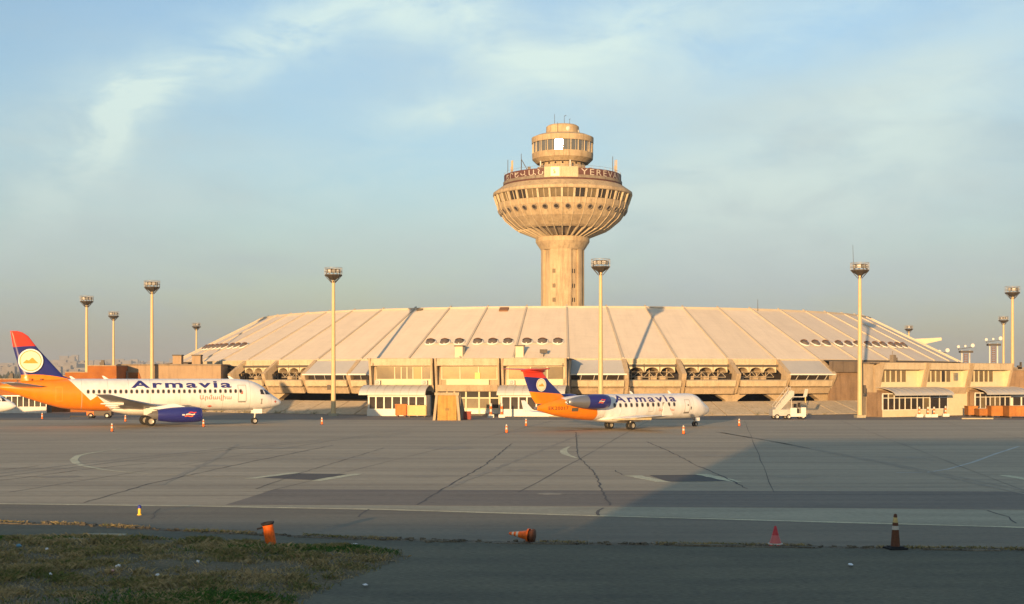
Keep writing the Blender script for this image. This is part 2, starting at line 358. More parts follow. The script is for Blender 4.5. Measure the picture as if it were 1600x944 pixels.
# ------------------------------------------------------------------ ground, apron, markings
def sheet(name, pts, z, m, label=None, kind='structure'):
    mb = MB(); mb.add([(p[0], p[1], z) for p in pts], [tuple(range(len(pts)))])
    o = mb.build(name, m); a = sum(pts[i][0]*pts[(i+1) % len(pts)][1]-pts[(i+1) % len(pts)][0]*pts[i][1] for i in range(len(pts)))
    if a < 0: o.data.flip_normals()
    return tag(o, kind=kind, label=label)
def gpts(pix): return [ground_at(*p) for p in pix]
g = MB(); ring = [0, 300, 800, 2000, 5000, 12000, 30000]
g.lathe([(max(r, .01), -.06) for r in ring], 48, sm=False); go = g.build('ground', M['plain'], loc=(0, 60, 0)); go.data.flip_normals(); tag(go, kind='structure')
sheet('apron', [(-330,-20), (330,-20), (330,330), (-330,330)], 0, M['apron'])
def ribbon(mb, pts, w, z, jag=0):
    """a strip of width w along a polyline on the ground"""
    P = [Vector((p[0], p[1], z)) for p in pts]; vs = []
    for i, p in enumerate(P):
        d = (P[min(i+1, len(P)-1)]-P[max(i-1, 0)]).normalized(); nrm = Vector((-d.y, d.x, 0))
        ww = (w[i] if isinstance(w, (list, tuple)) else w)*(1+random.uniform(-jag, jag))/2
        vs += [p-nrm*ww, p+nrm*ww]
    mb.add(vs, [(2*i, 2*i+2, 2*i+3, 2*i+1) for i in range(len(P)-1)])
def resample(pts, step, wob=0):
    out = []
    for a, b in zip(pts[:-1], pts[1:]):
        n = max(1, int((b-a).length/step)); d = (b-a).normalized(); nn = Vector((-d.y, d.x, 0))
        for i in range(n): out.append(a.lerp(b, i/n)+nn*random.uniform(-wob, wob))
    return out+[pts[-1]]
EDGE = [(-1000,777),(-60,786),(0,787),(300,790.5),(600,796),(940,806),(1200,813),(1600,824),(1680,826.5),(2700,858)]
CRACK = [(-1000,806),(-60,815.5),(0,817),(130,820.5),(270,829),(420,836),(560,842),(700,846),(830,848.5),(1000,851),(1200,853.5),(1400,857),(1600,860),(1680,861),(2700,874)]
# strips laid on the apron
far_y = 128
sheet('tarmac_margin', [(-330,168), (330,168), (330,200), (-330,200)], .004, M['asphalt_far'])
sheet('asphalt_patch', gpts([(430,764.5),(700,765.5),(1100,767),(1680,768.5),(2700,776),(2700,815),(1680,797),(1300,794),(940,791.5),(600,789.5),(352,789)]), .004, M['asphalt_far'])
sheet('concrete_strip', gpts([(352,789.8),(600,790.5),(940,792.5),(1300,795),(1680,798.4),(2700,817)]+[(p[0], p[1]-1.2) for p in EDGE[::-1] if p[0] >= 300]), .004, M['strip'])
sheet('asphalt_shoulder', gpts([(p[0], p[1]+1.2) for p in EDGE]+[(p[0], p[1]-1.5) for p in CRACK[::-1]]), .004, M['asphalt'])
roadp = gpts(CRACK); sheet('service_road', [(-330, roadp[0].y)]+[(p.x, p.y) for p in roadp]+[(330, roadp[-1].y-1), (330,-15), (-330,-15)], .004, M['road'])
ep = gpts([(p[0], p[1]+.4) for p in EDGE]); mb = MB(); ribbon(mb, resample(ep, .8), .30, .009, .25); tag(mb.build('apron_edge_line', M['line_paint']), kind='structure')
mb = MB(); cp = resample(gpts(CRACK), .35, .05); ribbon(mb, cp, .55, .008, .5); tag(mb.build('dirt_seam', M['dirt']), kind='structure')
marks = MB()
arc = [(232,740),(205,738.3),(179,736),(160,733.6),(145,731),(130,728),(120,724.5),(115,719),(118,715),(123,712),(135,709.2),(151,706.6),(190,701)]
ribbon(marks, gpts(arc), [.15,.18,.22,.28,.34,.42,.5,.5,.45,.4,.35,.3,.12], .008)
ribbon(marks, gpts([(900.7,715.8),(889.5,712),(884,709.8),(881,707),(880.5,704),(883,701.4),(889.5,698)]), [.2,.35,.5,.55,.5,.35,.2], .008)
ribbon(marks, resample(gpts([(389,748.2),(463,738.6)]), .5), .62, .010, .2); ribbon(marks, resample(gpts([(492,751.6),(560,740.6)]), .5), .68, .010, .2)
ribbon(marks, resample(gpts([(988,743.3),(1038,753.6)]), .5), .85, .010, .2); ribbon(marks, resample(gpts([(1095,741),(1152,753.2)]), .5), .7, .010, .2)
ribbon(marks, gpts([(430,750.6),(492,752)]), .10, .0095); ribbon(marks, gpts([(1040,753.6),(1125,752.6)]), .10, .0095)
ribbon(marks, gpts([(1567,742.6),(1640,755)]), .62, .008)
ribbon(marks, gpts([(232,740),(300,743.5),(380,745.5)]), .07, .008)
tag(marks.build('apron_marking', M['line_paint']), kind='structure')
wl = MB(); ribbon(wl, resample(gpts([(1400,738.6),(1450,738),(1480,733.5),(1520,722.5),(1555,709.5),(1592,697.5)]), 1.2), .22, .008, .2); tag(wl.build('apron_marking', M['white_line']), kind='structure')
sheet('asphalt_patch', gpts([(410,746.8),(463,739.8),(543,741),(490,750.2)]), .006, M['joint'])
sheet('asphalt_patch', gpts([(1014,742.8),(1095,741.8),(1138,752),(1044,753)]), .006, M['joint'])
ck = MB()
for pix, w in [([(800,693),(760,725),(700,760),(652,789)], .075), ([(900,675),(902,705),(905,715),(920,730),(930,742),(942,770),(953,790)], .075),
               ([(1010,690),(1045,705),(1090,728),(1130,745),(1168,764)], .08), ([(933,806),(937,798),(943,794)], .1), ([(1545,798),(1575,808),(1588,818)], .09),
               ([(0,751),(50,745),(120,735),(230,724)], .07), ([(130,786),(230,757),(330,735),(400,720),(520,696)], .07), ([(0,735),(60,728)], .06),
               ([(600,700),(480,736),(400,764)], .05), ([(960,735),(972,742)], .05), ([(250,795),(235,812)], .05), ([(575,796),(560,808)], .06)]:
    ribbon(ck, resample(gpts(pix), .9, .07), w, .0115, .5)
tag(ck.build('apron_crack', M['joint']), kind='structure')
jt = MB()
for Y in (60.5, 66.5, 72.6, 79, 86, 93.5, 101, 109, 117, 126, 135, 145):
    ribbon(jt, [Vector((x, Y+.02*x+random.uniform(-.06,.06), 0)) for x in np.arange(-85, 86, 5)], .055, .0115, .6)
for X in np.arange(-96, 97, 12): ribbon(jt, [Vector((X*.98+random.uniform(-.05,.05)+(Y-60)*.16, Y, 0)) for Y in range(62, 165, 6)], .035, .0115, .6)
tag(jt.build('apron_joint', M['joint']), kind='structure')

# oil drips and scrubbed tyre rubber on the stands
M['oil'] = mat('oily concrete', (.41,.33,.225), .75, (.30,.24,.165), 1.1, .9, stretch=(.5,1.4,1)); os_ = MB()
for px, py, w, d in [(985,673,3.2,1.6),(950,671,2.4,1.4),(1088,669,1.6,1.1),(235,669,3.0,1.7),(398,665,1.7,1.2),(300,662,3.4,1.5),(930,663,3.5,1.6),(700,700,1.6,2.4),(560,716,2.0,1.2),(420,700,2.4,1.4),(820,735,.9,.8),(1120,712,1.3,1.1),(330,728,1.1,.9),(660,745,.8,.6),(90,745,1.2,.8),(1240,745,1.1,.8),(860,772,.6,.5),(1420,715,1.5,1.2)]:
    c = ground_at(px, py); n = 22; ph = random.uniform(0, 9)
    P = [(c.x+w*math.cos(2*math.pi*i/n)*(1+.32*math.sin(3*i+ph)*random.uniform(.3,1)), c.y+d*math.sin(2*math.pi*i/n)*(1+.3*math.cos(2*i+ph)*random.uniform(.3,1)), .0075) for i in range(n)]
    os_.add(P, [tuple(range(n))])
tag(os_.build('oil_stain', M['oil']), kind='structure')
ty = MB()
for pix in [[(-20,742),(200,716),(420,694),(640,676)],[(-20,747),(200,719.5),(420,696.5),(640,678)],[(1620,770),(1380,722),(1210,690),(1120,675)],[(1620,776),(1390,726),(1218,692),(1126,676)],[(700,762),(800,722),(870,694),(905,680)],[(250,758),(330,720),(372,694)]]:
    ribbon(ty, resample(gpts(pix), 1.5, .03), .32, .0085, .35)
tag(ty.build('tyre_mark', M['oil']), kind='structure')
rl = MB(); ribbon(rl, gpts([(872,674),(900,672.5),(926,671.5)]), .35, .0105); M['red_line'] = mat('faded red line paint', (.42,.10,.06), .8, (.3,.17,.12), 1.5, 1.0); tag(rl.build('apron_marking', M['red_line']), kind='structure')

# crumbling kerb stones and weeds along the seam
st = MB()
for i in range(1000):
    p = random.choice(cp); s = random.uniform(.02, .09); c = Vector((p.x+random.uniform(-.3,.3), p.y+random.gauss(0,.12), s*.3))
    mt = Matrix.Translation(c) @ Matrix.Rotation(random.uniform(0,6), 4, 'Z') @ Matrix.Rotation(random.uniform(-.4,.4), 4, 'X')
    st.box(-s, s*random.uniform(.6,1.2), -s*.7, s*.7, -s*.4, s*.5, mtx=mt)
tag(st.build('rubble', M['dirt']), kind='stuff')
kb = MB()
for i in range(0, len(cp)-4, 3):
    if random.random() < .55: continue
    a, b = cp[i], cp[min(i+3, len(cp)-1)]; d = (b-a).normalized(); n = Vector((-d.y, d.x, 0)); w = random.uniform(.08,.16); h = random.uniform(.02,.06)
    off = n*-.22
    kb.hexa([a+off-n*w, b+off-n*w*random.uniform(.6,1), b+off+n*w, a+off+n*w], [v+Vector((0,0,h)) for v in (a+off-n*w*.8, b+off-n*w*.7, b+off+n*w*.7, a+off+n*w*.8)])
tag(kb.build('broken_kerb', M['dirt']), kind='structure')

# ------------------------------------------------------------------ grass verge in the left foreground
VERGE = [(-40,838),(0,838.5),(100,841),(200,842.5),(300,845),(420,850),(500,853),(570,856),(618,862),(628,869),(612,878),(585,886),(560,897),(530,908),(500,920),(470,936),(440,955),(400,990),(340,1040),(-300,1040)]
vp = gpts(VERGE)
def inside(x, y):
    c = False; n = len(vp)
    for i in range(n):
        a, b = vp[i], vp[i-1]
        if (a.y > y) != (b.y > y) and x < (b.x-a.x)*(y-a.y)/(b.y-a.y)+a.x: c = not c
    return c
def edge_dist(x, y):
    best = 9
    for i in range(len(vp)-1):
        a, b = vp[i], vp[i+1]; dx, dy = b.x-a.x, b.y-a.y; t = max(0, min(1, ((x-a.x)*dx+(y-a.y)*dy)/(dx*dx+dy*dy)))
        best = min(best, math.hypot(x-a.x-t*dx, y-a.y-t*dy))
    return best
from mathutils import noise as mnoise
def mound(x, y):
    if not inside(x, y): return 0
    e = min(1, edge_dist(x, y)/1.2); return e*(.09+.14*(mnoise.noise(Vector((x*.35, y*.35, 3)))+.3)+.05*mnoise.noise(Vector((x*1.4, y*1.4, 8))))
gx = np.arange(-24, -2.0, .22); gy = np.arange(24.5, 45.2, .22); mb = MB(); idx = {}
for j, y in enumerate(gy):
    for i, x in enumerate(gx):
        if inside(x, y) or edge_dist(x, y) < .2: idx[i, j] = len(mb.v); mb.v.append((x, y, .012+max(0, mound(x, y))))
for (i, j) in list(idx):
    q = [(i, j), (i+1, j), (i+1, j+1), (i, j+1)]
    if all(k in idx for k in q): mb.f.append(tuple(idx[k] for k in q)); mb.mi.append(0); mb.sm.append(True)
tag(mb.build('verge', M['soil']), kind='structure')
def blade_mat(name, a, b, c):
    m = bpy.data.materials.new(name); m.use_nodes = True; nt = m.node_tree; N = nt.nodes; L = nt.links; bs = N['Principled BSDF']
    bs.inputs['Roughness'].default_value = .8; bs.inputs['Specular IOR Level'].default_value = .15
    geo = N.new('ShaderNodeNewGeometry'); n = N.new('ShaderNodeTexNoise'); n.inputs['Scale'].default_value = .55; n.inputs['Detail'].default_value = 5; L.new(geo.outputs['Position'], n.inputs[0])
    ad = N.new('ShaderNodeMath'); ad.operation = 'MULTIPLY_ADD'; L.new(geo.outputs['Random Per Island'], ad.inputs[0]); ad.inputs[1].default_value = .28; L.new(n.outputs[0], ad.inputs[2])
    r = N.new('ShaderNodeValToRGB'); L.new(ad.outputs[0], r.inputs[0]); e = r.color_ramp.elements
    e[0].position = .42; e[0].color = (*a, 1); e[1].position = .85; e[1].color = (*c, 1); k = r.color_ramp.elements.new(.62); k.color = (*b, 1)
    L.new(r.outputs[0], bs.inputs['Base Color']); return m
M['grass'] = blade_mat('verge grass', (.12,.145,.035), (.28,.22,.09), (.46,.34,.17))
M['grass_green'] = blade_mat('fresh grass', (.03,.10,.01), (.055,.14,.018), (.10,.15,.03))
def blades(n, sampler, name, m):
    V = np.zeros((n*4, 3), np.float32); k = 0
    while k < n:
        s = sampler()
        if s is None: continue
        x, y, h, lean = s; z = max(0, mound(x, y)); a = random.uniform(0, 6.283); la = random.uniform(0, 6.283); w = random.uniform(.008,.017)
        dx, dy = math.cos(a)*w, math.sin(a)*w; lx, ly = math.cos(la)*lean*h, math.sin(la)*lean*h
        V[4*k] = (x-dx, y-dy, z); V[4*k+1] = (x+dx, y+dy, z); V[4*k+2] = (x+dx*.6+lx*.4, y+dy*.6+ly*.4, z+h*.6); V[4*k+3] = (x+lx, y+ly, z+h*random.uniform(.6,1)); k += 1
    me = bpy.data.meshes.new(name); me.vertices.add(n*4); me.vertices.foreach_set('co', V.ravel())
    i = np.arange(n)*4; loops = np.stack([i, i+1, i+2, i, i+2, i+3], 1).ravel()
    me.loops.add(n*6); me.loops.foreach_set('vertex_index', loops.astype(np.int32))
    me.polygons.add(n*2); me.polygons.foreach_set('loop_start', np.arange(0, n*6, 3, dtype=np.int32)); me.polygons.foreach_set('loop_total', np.full(n*2, 3, np.int32))
    me.materials.append(m); me.update(); me.validate()
    return tag(place(me, name), kind='stuff')
tuft = [(random.uniform(-23,-3), random.uniform(26,44.8), random.uniform(.25,.8), random.uniform(.6,1.5)) for _ in range(420)]
tuft = [t for t in tuft if inside(t[0], t[1])]
def samp():
    if random.random() < .45:
        x, y = random.uniform(-23,-3.2), random.uniform(26,44.8); h = random.uniform(.04,.14)
    else:
        t = random.choice(tuft); x, y = t[0]+random.gauss(0, t[2]*.45), t[1]+random.gauss(0, t[2]*.45); h = random.uniform(.06,.17)*t[3]
    if not inside(x, y) and (edge_dist(x, y) > .32 or random.random() < .45): return None
    bare = mnoise.noise(Vector((x*.5+4, y*.5, 1)))
    if bare > .25 and random.random() < .7: return None
    q = ((x+8.2)/2.3)**2+((y-36.6)/1.1)**2                       # worn bare patch by the road
    if q < 1 and random.random() < .92: return None
    return x, y, h*(.55+.45*min(1, edge_dist(x, y)/.6)), random.uniform(.3,1.3)
blades(60000, samp, 'grass', M['grass'])
def samp_g():
    r = random.random()
    if r < .45: x, y = random.gauss(-7.0, 1.5), random.gauss(31.2, .6)
    elif r < .75: x, y = random.gauss(-6.2, 1.6), random.gauss(40.6, .5)
    else: x, y = random.gauss(-15.5, 2.0), random.gauss(43.4, .35)
    if not inside(x, y): return None
    return x, y, random.uniform(.04,.14), random.uniform(.3,1.1)
blades(11000, samp_g, 'grass', M['grass_green'])
def samp_w():
    p = random.choice(cp)
    if mnoise.noise(Vector((p.x*.45, p.y*.45, 5))) < -.05: return None
    return p.x+random.gauss(0,.12), p.y+.1+random.gauss(0,.13), random.uniform(.03,.13), random.uniform(.4,1.3)
blades(9000, samp_w, 'weeds', M['grass'])
# ring-shaped concrete frame of a manhole, sunk in the verge
c = ground_at(151, 847); hs = thing('manhole_frame', 'pale square concrete manhole frame lying in the grass on the left', 'manhole frame', (c.x, c.y, .1), R(-4))
mb = MB(); mb.box(-.75,.75,-.75,-.53,0,.09); mb.box(-.75,.75,.53,.75,0,.09); mb.box(-.75,-.53,-.53,.53,0,.09); mb.box(.53,.75,-.53,.53,0,.09); mb.build('frame', M['strip'], hs)
mb = MB(); mb.box(-.53,.53,-.53,.53,.01,.03); mb.build('cover', M['asphalt'], hs)
# litter scattered over the verge
def litter(px, py, w, d, h, m, label):
    c = ground_at(px, py); bm = bmesh.new(); bmesh.ops.create_icosphere(bm, subdivisions=2, radius=.4)
    for v in bm.verts:
        n_ = mnoise.noise(v.co*3+Vector((px, py, 0)))*.45+1; v.co = Vector((v.co.x*w*n_, v.co.y*d*n_, (v.co.z+.4)*h*n_))
    me = bpy.data.meshes.new('litter'); bm.to_mesh(me); bm.free(); me.materials.append(m)
    o = place(me, 'litter', None, (c.x, c.y, max(0, mound(c.x, c.y))+.05), random.uniform(0,3)); tag(o, label, 'litter', 'scraps of litter on the verge')
litter(30, 866, .30,.14,.13, M['litter_blue'], 'blue plastic scrap in the grass at the far left')
litter(73, 868, .14,.1,.09, M['litter_white'], 'small white scrap in the grass just right of the blue plastic')
litter(184, 901, .16,.11,.11, M['litter_white'], 'white scrap beside the faded pink scrap in the grass')
litter(176, 907, .22,.12,.10, M['litter_pink'], 'faded pink scrap beside a white one in the grass')
litter(246, 914, .17,.12,.10, M['litter_white'], 'white scrap on the bare soil right of the pink scrap')
litter(309, 891, .14,.1,.11, M['litter_white'], 'small white scrap in the grass, nearest the leaning orange barrel')
litter(79, 913, .13,.1,.09, M['litter_white'], 'small white scrap in dry grass left of the pink scrap')
litter(160, 866, .28,.12,.05, M['litter_white'], 'flat pale scrap in the grass below the manhole frame')
litter(553, 853.5, .32,.15,.05, M['litter_white'], 'flat pale scrap where the verge meets the service road')
litter(571, 918, .30,.16,.05, M['litter_white'], 'flat pale scrap on the dark road right of the verge')
litter(1329, 886, .42,.18,.05, M['litter_white'], 'flat pale scrap on the road left of the dark traffic cone')
# ------------------------------------------------------------------ round terminal
CX, CY = 10.2, 271.0
ROT = -math.atan2(CX, CY)                      # local -y looks at the camera
F0 = 0.6; STEP = 6.0
R0, Z0, R1, Z1 = 76.0, 8.2, 60.0, 16.4
term = thing('terminal_building', 'round concrete terminal with a cream ribbed cone roof around the tower', 'terminal', (CX, CY, 0), ROT)
def pol(r, a, z): return Vector((r*math.sin(R(a)), -r*math.cos(R(a)), z))
def per_bay(name, mesh, ks, parent=None):
    return [place(mesh, name, parent or term, (0,0,0), R(F0+STEP*k)) for k in ks]
ALL = range(-30, 30)
# roof: sixty sheet panels with a rib on each seam
base = MB(); base.lathe([(R0-.3, Z0-.35), (R1+.2, Z1-.35), (R1-6, Z1-.3), (.1, Z1-.3)], 60, sm=False); roof = base.build('roof', M['roof_paint'], term)
def strip(mb, prof, a0, a1, th, n=1, mi=0):
    """a sheet along prof [(r,z)] between two angles with thickness th below"""
    for i in range(n):
        b0 = a0+(a1-a0)*i/n; b1 = a0+(a1-a0)*(i+1)/n
        for (ra, za), (rb, zb) in zip(prof[:-1], prof[1:]):
            d = Vector((rb-ra, zb-za)).normalized(); nr, nz = d.y*th, -d.x*th
            if nz > 0: nr, nz = -nr, -nz
            mb.hexa([pol(ra+nr, b0, za+nz), pol(ra+nr, b1, za+nz), pol(rb+nr, b1, zb+nz), pol(rb+nr, b0, zb+nz)],
                    [pol(ra, b0, za), pol(ra, b1, za), pol(rb, b1, zb), pol(rb, b0, zb)], mi)
mb = MB(); strip(mb, [(R0+.25, Z0-.13), (R1, Z1)], .12, 5.88, .22); pm = mb.mesh('roof_panel', M['roof_paint'])
panels = per_bay('roof_panel', pm, ALL, roof)
mb = MB(); dr = Vector((R1-R0-.25, Z1-Z0+.13)).normalized()
for w0, w1, h in ((.14,.14,.19),):
    lo, hi = (R0+.3, Z0-.15), (R1-.4, Z1+.2)
    mb.hexa([pol(lo[0],0,lo[1])+Vector((-w0,0,-.1)), pol(lo[0],0,lo[1])+Vector((w0,0,-.1)), pol(hi[0],0,hi[1])+Vector((w1,0,-.1)), pol(hi[0],0,hi[1])+Vector((-w1,0,-.1))],
            [pol(lo[0],0,lo[1])+Vector((-w0,0,h)), pol(lo[0],0,lo[1])+Vector((w0,0,h)), pol(hi[0],0,hi[1])+Vector((w1,0,h)), pol(hi[0],0,hi[1])+Vector((-w1,0,h))])
per_bay('roof_rib', mb.mesh('roof_rib', M['rib_paint']), ALL, roof)
mb = MB(); mb.lathe([(R1+.3, Z1-.2), (R1+.3, Z1+.12), (R1-.6, Z1+.12), (R1-.6, Z1-.3)], 120, sm=False); mb.build('ridge_cap', M['rib_paint'], roof)
# round hooded skylights, three to a panel
slope = math.atan2(Z1-Z0, R0-R1); RS = 71.4; ZS = Z0+(R0-RS)*math.tan(slope)
def on_roof(r, a, up=0): return pol(r+up*math.sin(slope), a, Z0+(R0-r)*math.tan(slope)+up*math.cos(slope))
rm = MB(); rm.lathe([(1.05,0),(1.05,.10),(.95,.17),(.84,.18),(.84,.05)], 24); rm_ = rm.mesh('skylight', M['white_paint'])
gm = MB(); gm.lathe([(.84,.12),(.76,.34),(.50,.52),(.02,.60)], 24); gm_ = gm.mesh('glass_dome', M['glass_dome'])
hm = MB(); hm.lathe([(.90,.14),(.84,.40),(.56,.62),(.53,.57),(.79,.36),(.85,.14)], 14, a0=110, a1=250); hm_ = hm.mesh('hood', M['brown_hatch'])
for k in (-3,-2,-1, 5,6,7, 8, -9,-10,-11):
    for j in range(3):
        a = F0+STEP*k+1.15+1.85*j; o = place(rm_, 'skylight', term); p = on_roof(RS, a, .02)
        o.matrix_basis = Matrix.Translation(p) @ Matrix.Rotation(R(a), 4, 'Z') @ Matrix.Rotation(slope, 4, 'X') @ Matrix.Scale(.86, 4)
        place(gm_, 'glass_dome', o); place(hm_, 'hood', o)
    mb = MB(); strip(mb, [(RS+.5, Z0+(R0-RS-.5)*math.tan(slope)+.12), (RS+.1, Z0+(R0-RS-.1)*math.tan(slope)+.12)], F0+STEP*k+1.0, F0+STEP*k+5.0, .1); mb.build('skylight_kerb', M['rib_paint'], roof)
def roof_box(r, a, w, d, h, m, name, lid=None):
    p = on_roof(r, a); mb = MB(); mb.box(-w/2, w/2, -d/2, d/2, -1.2, h); q = mb.build(name, m, term); q.matrix_basis = Matrix.Translation(p) @ Matrix.Rotation(R(a), 4, 'Z')
    if lid: mb = MB(); mb.box(-w/2-.12, w/2+.12, -d/2-.12, d/2+.12, h+.002, h+.16); mb.build('vent_lid', lid, q)
roof_box(75.2, -11.6, 1.15, 1.2, 1.25, M['cream'], 'roof_vent', M['gutter'])
roof_box(75.2, -4.75, 1.15, 1.2, 1.25, M['cream'], 'roof_vent', M['gutter'])
mb = MB(); mb.box(-.55,.55,-.3,.3,.45,1.0); mb.tube((0,0,-.3),(0,0,.5),.06); o = mb.build('floodlight', M['steel'], term); o.matrix_basis = Matrix.Translation(on_roof(75.6, -2.1))
mb = MB(); mb.box(-.7,.7,-.55,.55,-.2,.22); o = mb.build('roof_hatch', M['brown_hatch'], term); o.matrix_basis = Matrix.Translation(on_roof(60.9, -8.7)) @ Matrix.Rotation(R(-8.7), 4, 'Z') @ Matrix.Rotation(slope, 4, 'X')
mb = MB(); mb.box(-.5,.5,-.4,.4,-.2,.2); o = mb.build('roof_hatch', M['gutter'], term); o.matrix_basis = Matrix.Translation(on_roof(60.4, -22.3))
mb = MB(); mb.tube((0,0,-.2),(0,0,1.9),.05,.03); o = mb.build('aerial', M['steel'], term); o.matrix_basis = Matrix.Translation(on_roof(60.6, 31.5))
# body behind the facade
mb = MB(); mb.lathe([(66,0),(66,8.0)], 60, sm=False); mb.build('inner_wall', M['dark'], term)  # painted near-black so the undercroft stays dark where low sun reaches in
mb = MB(); mb.lathe([(66,3.02),(77.6,3.02),(77.6,3.32),(66,3.32)], 60, sm=False); mb.build('floor_slab', M['concrete_dark'], term)
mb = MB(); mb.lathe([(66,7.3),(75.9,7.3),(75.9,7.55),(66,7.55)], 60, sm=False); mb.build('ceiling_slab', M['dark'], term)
ARC = [-9,-8,-7,-6, 1,2,3]; CAN = [-5,-4,-3,-2,-1,0,4]; BAYS = sorted(ARC+CAN)
# parapet under the eave
mb = MB(); strip(mb, [(76.55, 7.28), (76.55, 8.0)], .1, 5.9, .35, 3); per_bay('parapet_beam', mb.mesh('parapet_beam', M['concrete_pale']), BAYS)
mb = MB(); strip(mb, [(76.7, 8.0), (75.8, 8.0)], 0, 6, .1); per_bay('gutter', mb.mesh('gutter', M['gutter']), ALL)
# fins: eave, out to the elbow, back in to the foot
mb = MB(); poly = [(76.0,8.0),(76.9,8.0),(79.95,5.85),(79.75,5.2),(78.35,2.95),(77.2,2.95),(78.2,5.2),(78.3,5.8),(76.0,7.2)]
mb.prism(poly, lambda r, z: Vector((-.34, -r, z)), lambda r, z: Vector((.34, -r, z))); fm = mb.mesh('pillar', M['concrete'])
per_bay('pillar', fm, [-9,-8,-7,-6,-5,-4,-3, 0,1,2,3,4,5])
# hammer-head columns under the floor
mb = MB(); hp = [(-2.7,2.98),(2.7,2.98),(1.0,2.0),(.75,1.2),(.75,0),(-.75,0),(-.75,1.2),(-1.0,2.0)]
mb.prism(hp, lambda x, z: Vector((x, -77.5, z)), lambda x, z: Vector((x, -76.4, z))); per_bay('hammerhead_column', mb.mesh('hammerhead_column', M['concrete']), [-9,-8,-7,-6, 1,2,3,4,5])
# two balcony beams
mb = MB(); strip(mb, [(79.25,4.12),(79.55,4.98)], .28, 5.72, .35, 3); per_bay('balcony_beam', mb.mesh('balcony_beam', M['concrete_pale']), BAYS)
mb = MB(); strip(mb, [(78.55,3.12),(79.0,3.94)], .28, 5.72, .4, 3); per_bay('balcony_beam', mb.mesh('balcony_beam', M['concrete']), BAYS)
mb = MB()
for a in (1.0, 2.0, 3.0, 4.0, 5.0): mb.tube(pol(78.9, a, 3.9), pol(79.2, a, 4.2), .12, n=6)
per_bay('beam_bracket', mb.mesh('beam_bracket', M['concrete']), BAYS)
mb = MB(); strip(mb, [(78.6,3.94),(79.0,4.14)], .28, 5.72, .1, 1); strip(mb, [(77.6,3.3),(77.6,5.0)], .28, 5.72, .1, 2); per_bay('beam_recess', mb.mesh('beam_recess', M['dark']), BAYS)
# arcade: three vaults to a bay, lattice truss in front of dark glazing
def arch_profile(a0, a1, zt, zs, r, n=10):
    return [(a0+(a1-a0)*i/n, zs+(zt-zs)*math.sqrt(max(0, 1-(2*i/n-1)**2))) for i in range(n+1)]
mb = MB(); vb = MB()
for j in range(3):
    a0, a1 = .45+1.72*j, .45+1.72*(j+1); pr = arch_profile(a0+.06, a1-.06, 6.78, 6.02, 77)
    for (p, z), (q, w) in zip(pr[:-1], pr[1:]):
        mb.hexa([pol(77.35,p,z), pol(77.35,q,w), pol(77.0,q,w), pol(77.0,p,z)], [pol(77.35,p,7.3), pol(77.35,q,7.3), pol(77.0,q,7.3), pol(77.0,p,7.3)])
        vb.add([pol(77.0,p,z), pol(77.0,q,w), pol(74.6,q,w-.25), pol(74.6,p,z-.25)], [(0,1,2,3)])
per_bay('arch_beam', mb.mesh('arch_beam', M['cream']), ARC); per_bay('vault', vb.mesh('vault', M['concrete']), ARC)
mb = MB(); strip(mb, [(77.45,6.86),(77.45,7.2)], .3, 5.7, .1, 3); per_bay('shade_strip', mb.mesh('shade_strip', M['gutter']), ARC)  # solid dark strip drawn in place of a shaded gap
mb = MB()
for j in range(9):
    a0 = .5+.57*j; z = (6.1, 5.35)
    mb.tube(pol(76.6,a0,z[j % 2]), pol(76.6,a0+.57,z[1-j % 2]), .036, n=5, cap=False)
mb.tube(pol(76.6,.5,5.35), pol(76.6,5.6,5.35), .04, n=5); mb.tube(pol(76.6,.5,6.12), pol(76.6,5.6,6.12), .035, n=5)
per_bay('lattice_truss', mb.mesh('lattice_truss', M['rib_paint']), ARC)
mb = MB(); strip(mb, [(75.2,4.8),(75.2,7.4)], 0, 6, .08, 2); per_bay('window', mb.mesh('window', M['glass']), BAYS)
mb = MB()
for a in (1.0,2.15,3.0,3.85,5.0): mb.box(-.07,.07,-.07,.07,4.6,6.6, mtx=Matrix.Rotation(R(a),4,'Z') @ Matrix.Translation((0,-75.6,0)))
for a in (1.6,3.4,4.4): mb.box(-.45,.45,-.35,.35,4.6,5.5, mtx=Matrix.Rotation(R(a),4,'Z') @ Matrix.Translation((0,-76,0)))
per_bay('window_mullion', mb.mesh('window_mullion', M['concrete']), ARC)
# grey sheet canopies from the eave down to the elbows
mb = MB(); strip(mb, [(79.95,5.82),(76.7,7.98)], .06, 5.94, .10, 2); cm = mb.mesh('canopy', M['canopy'])
mb = MB(); strip(mb, [(80.0,5.66),(80.0,5.86)], .05, 5.95, .1, 2); ce = mb.mesh('canopy_edge', M['white_paint'])
for o in per_bay('canopy', cm, CAN): place(ce, 'canopy_edge', o)
mb = MB(); strip(mb, [(78.9,4.9),(78.9,5.7)], .2, 5.8, .06, 2); per_bay('window_strip', mb.mesh('window_strip', M['glass']), CAN)
mb = MB()
for a in (1.25, 2.6, 3.9, 5.1): mb.tube(pol(79.0,a,4.95), pol(79.5,a+.12,5.7), .055, n=5)
per_bay('canopy_strut', mb.mesh('canopy_strut', M['white_metal']), CAN)
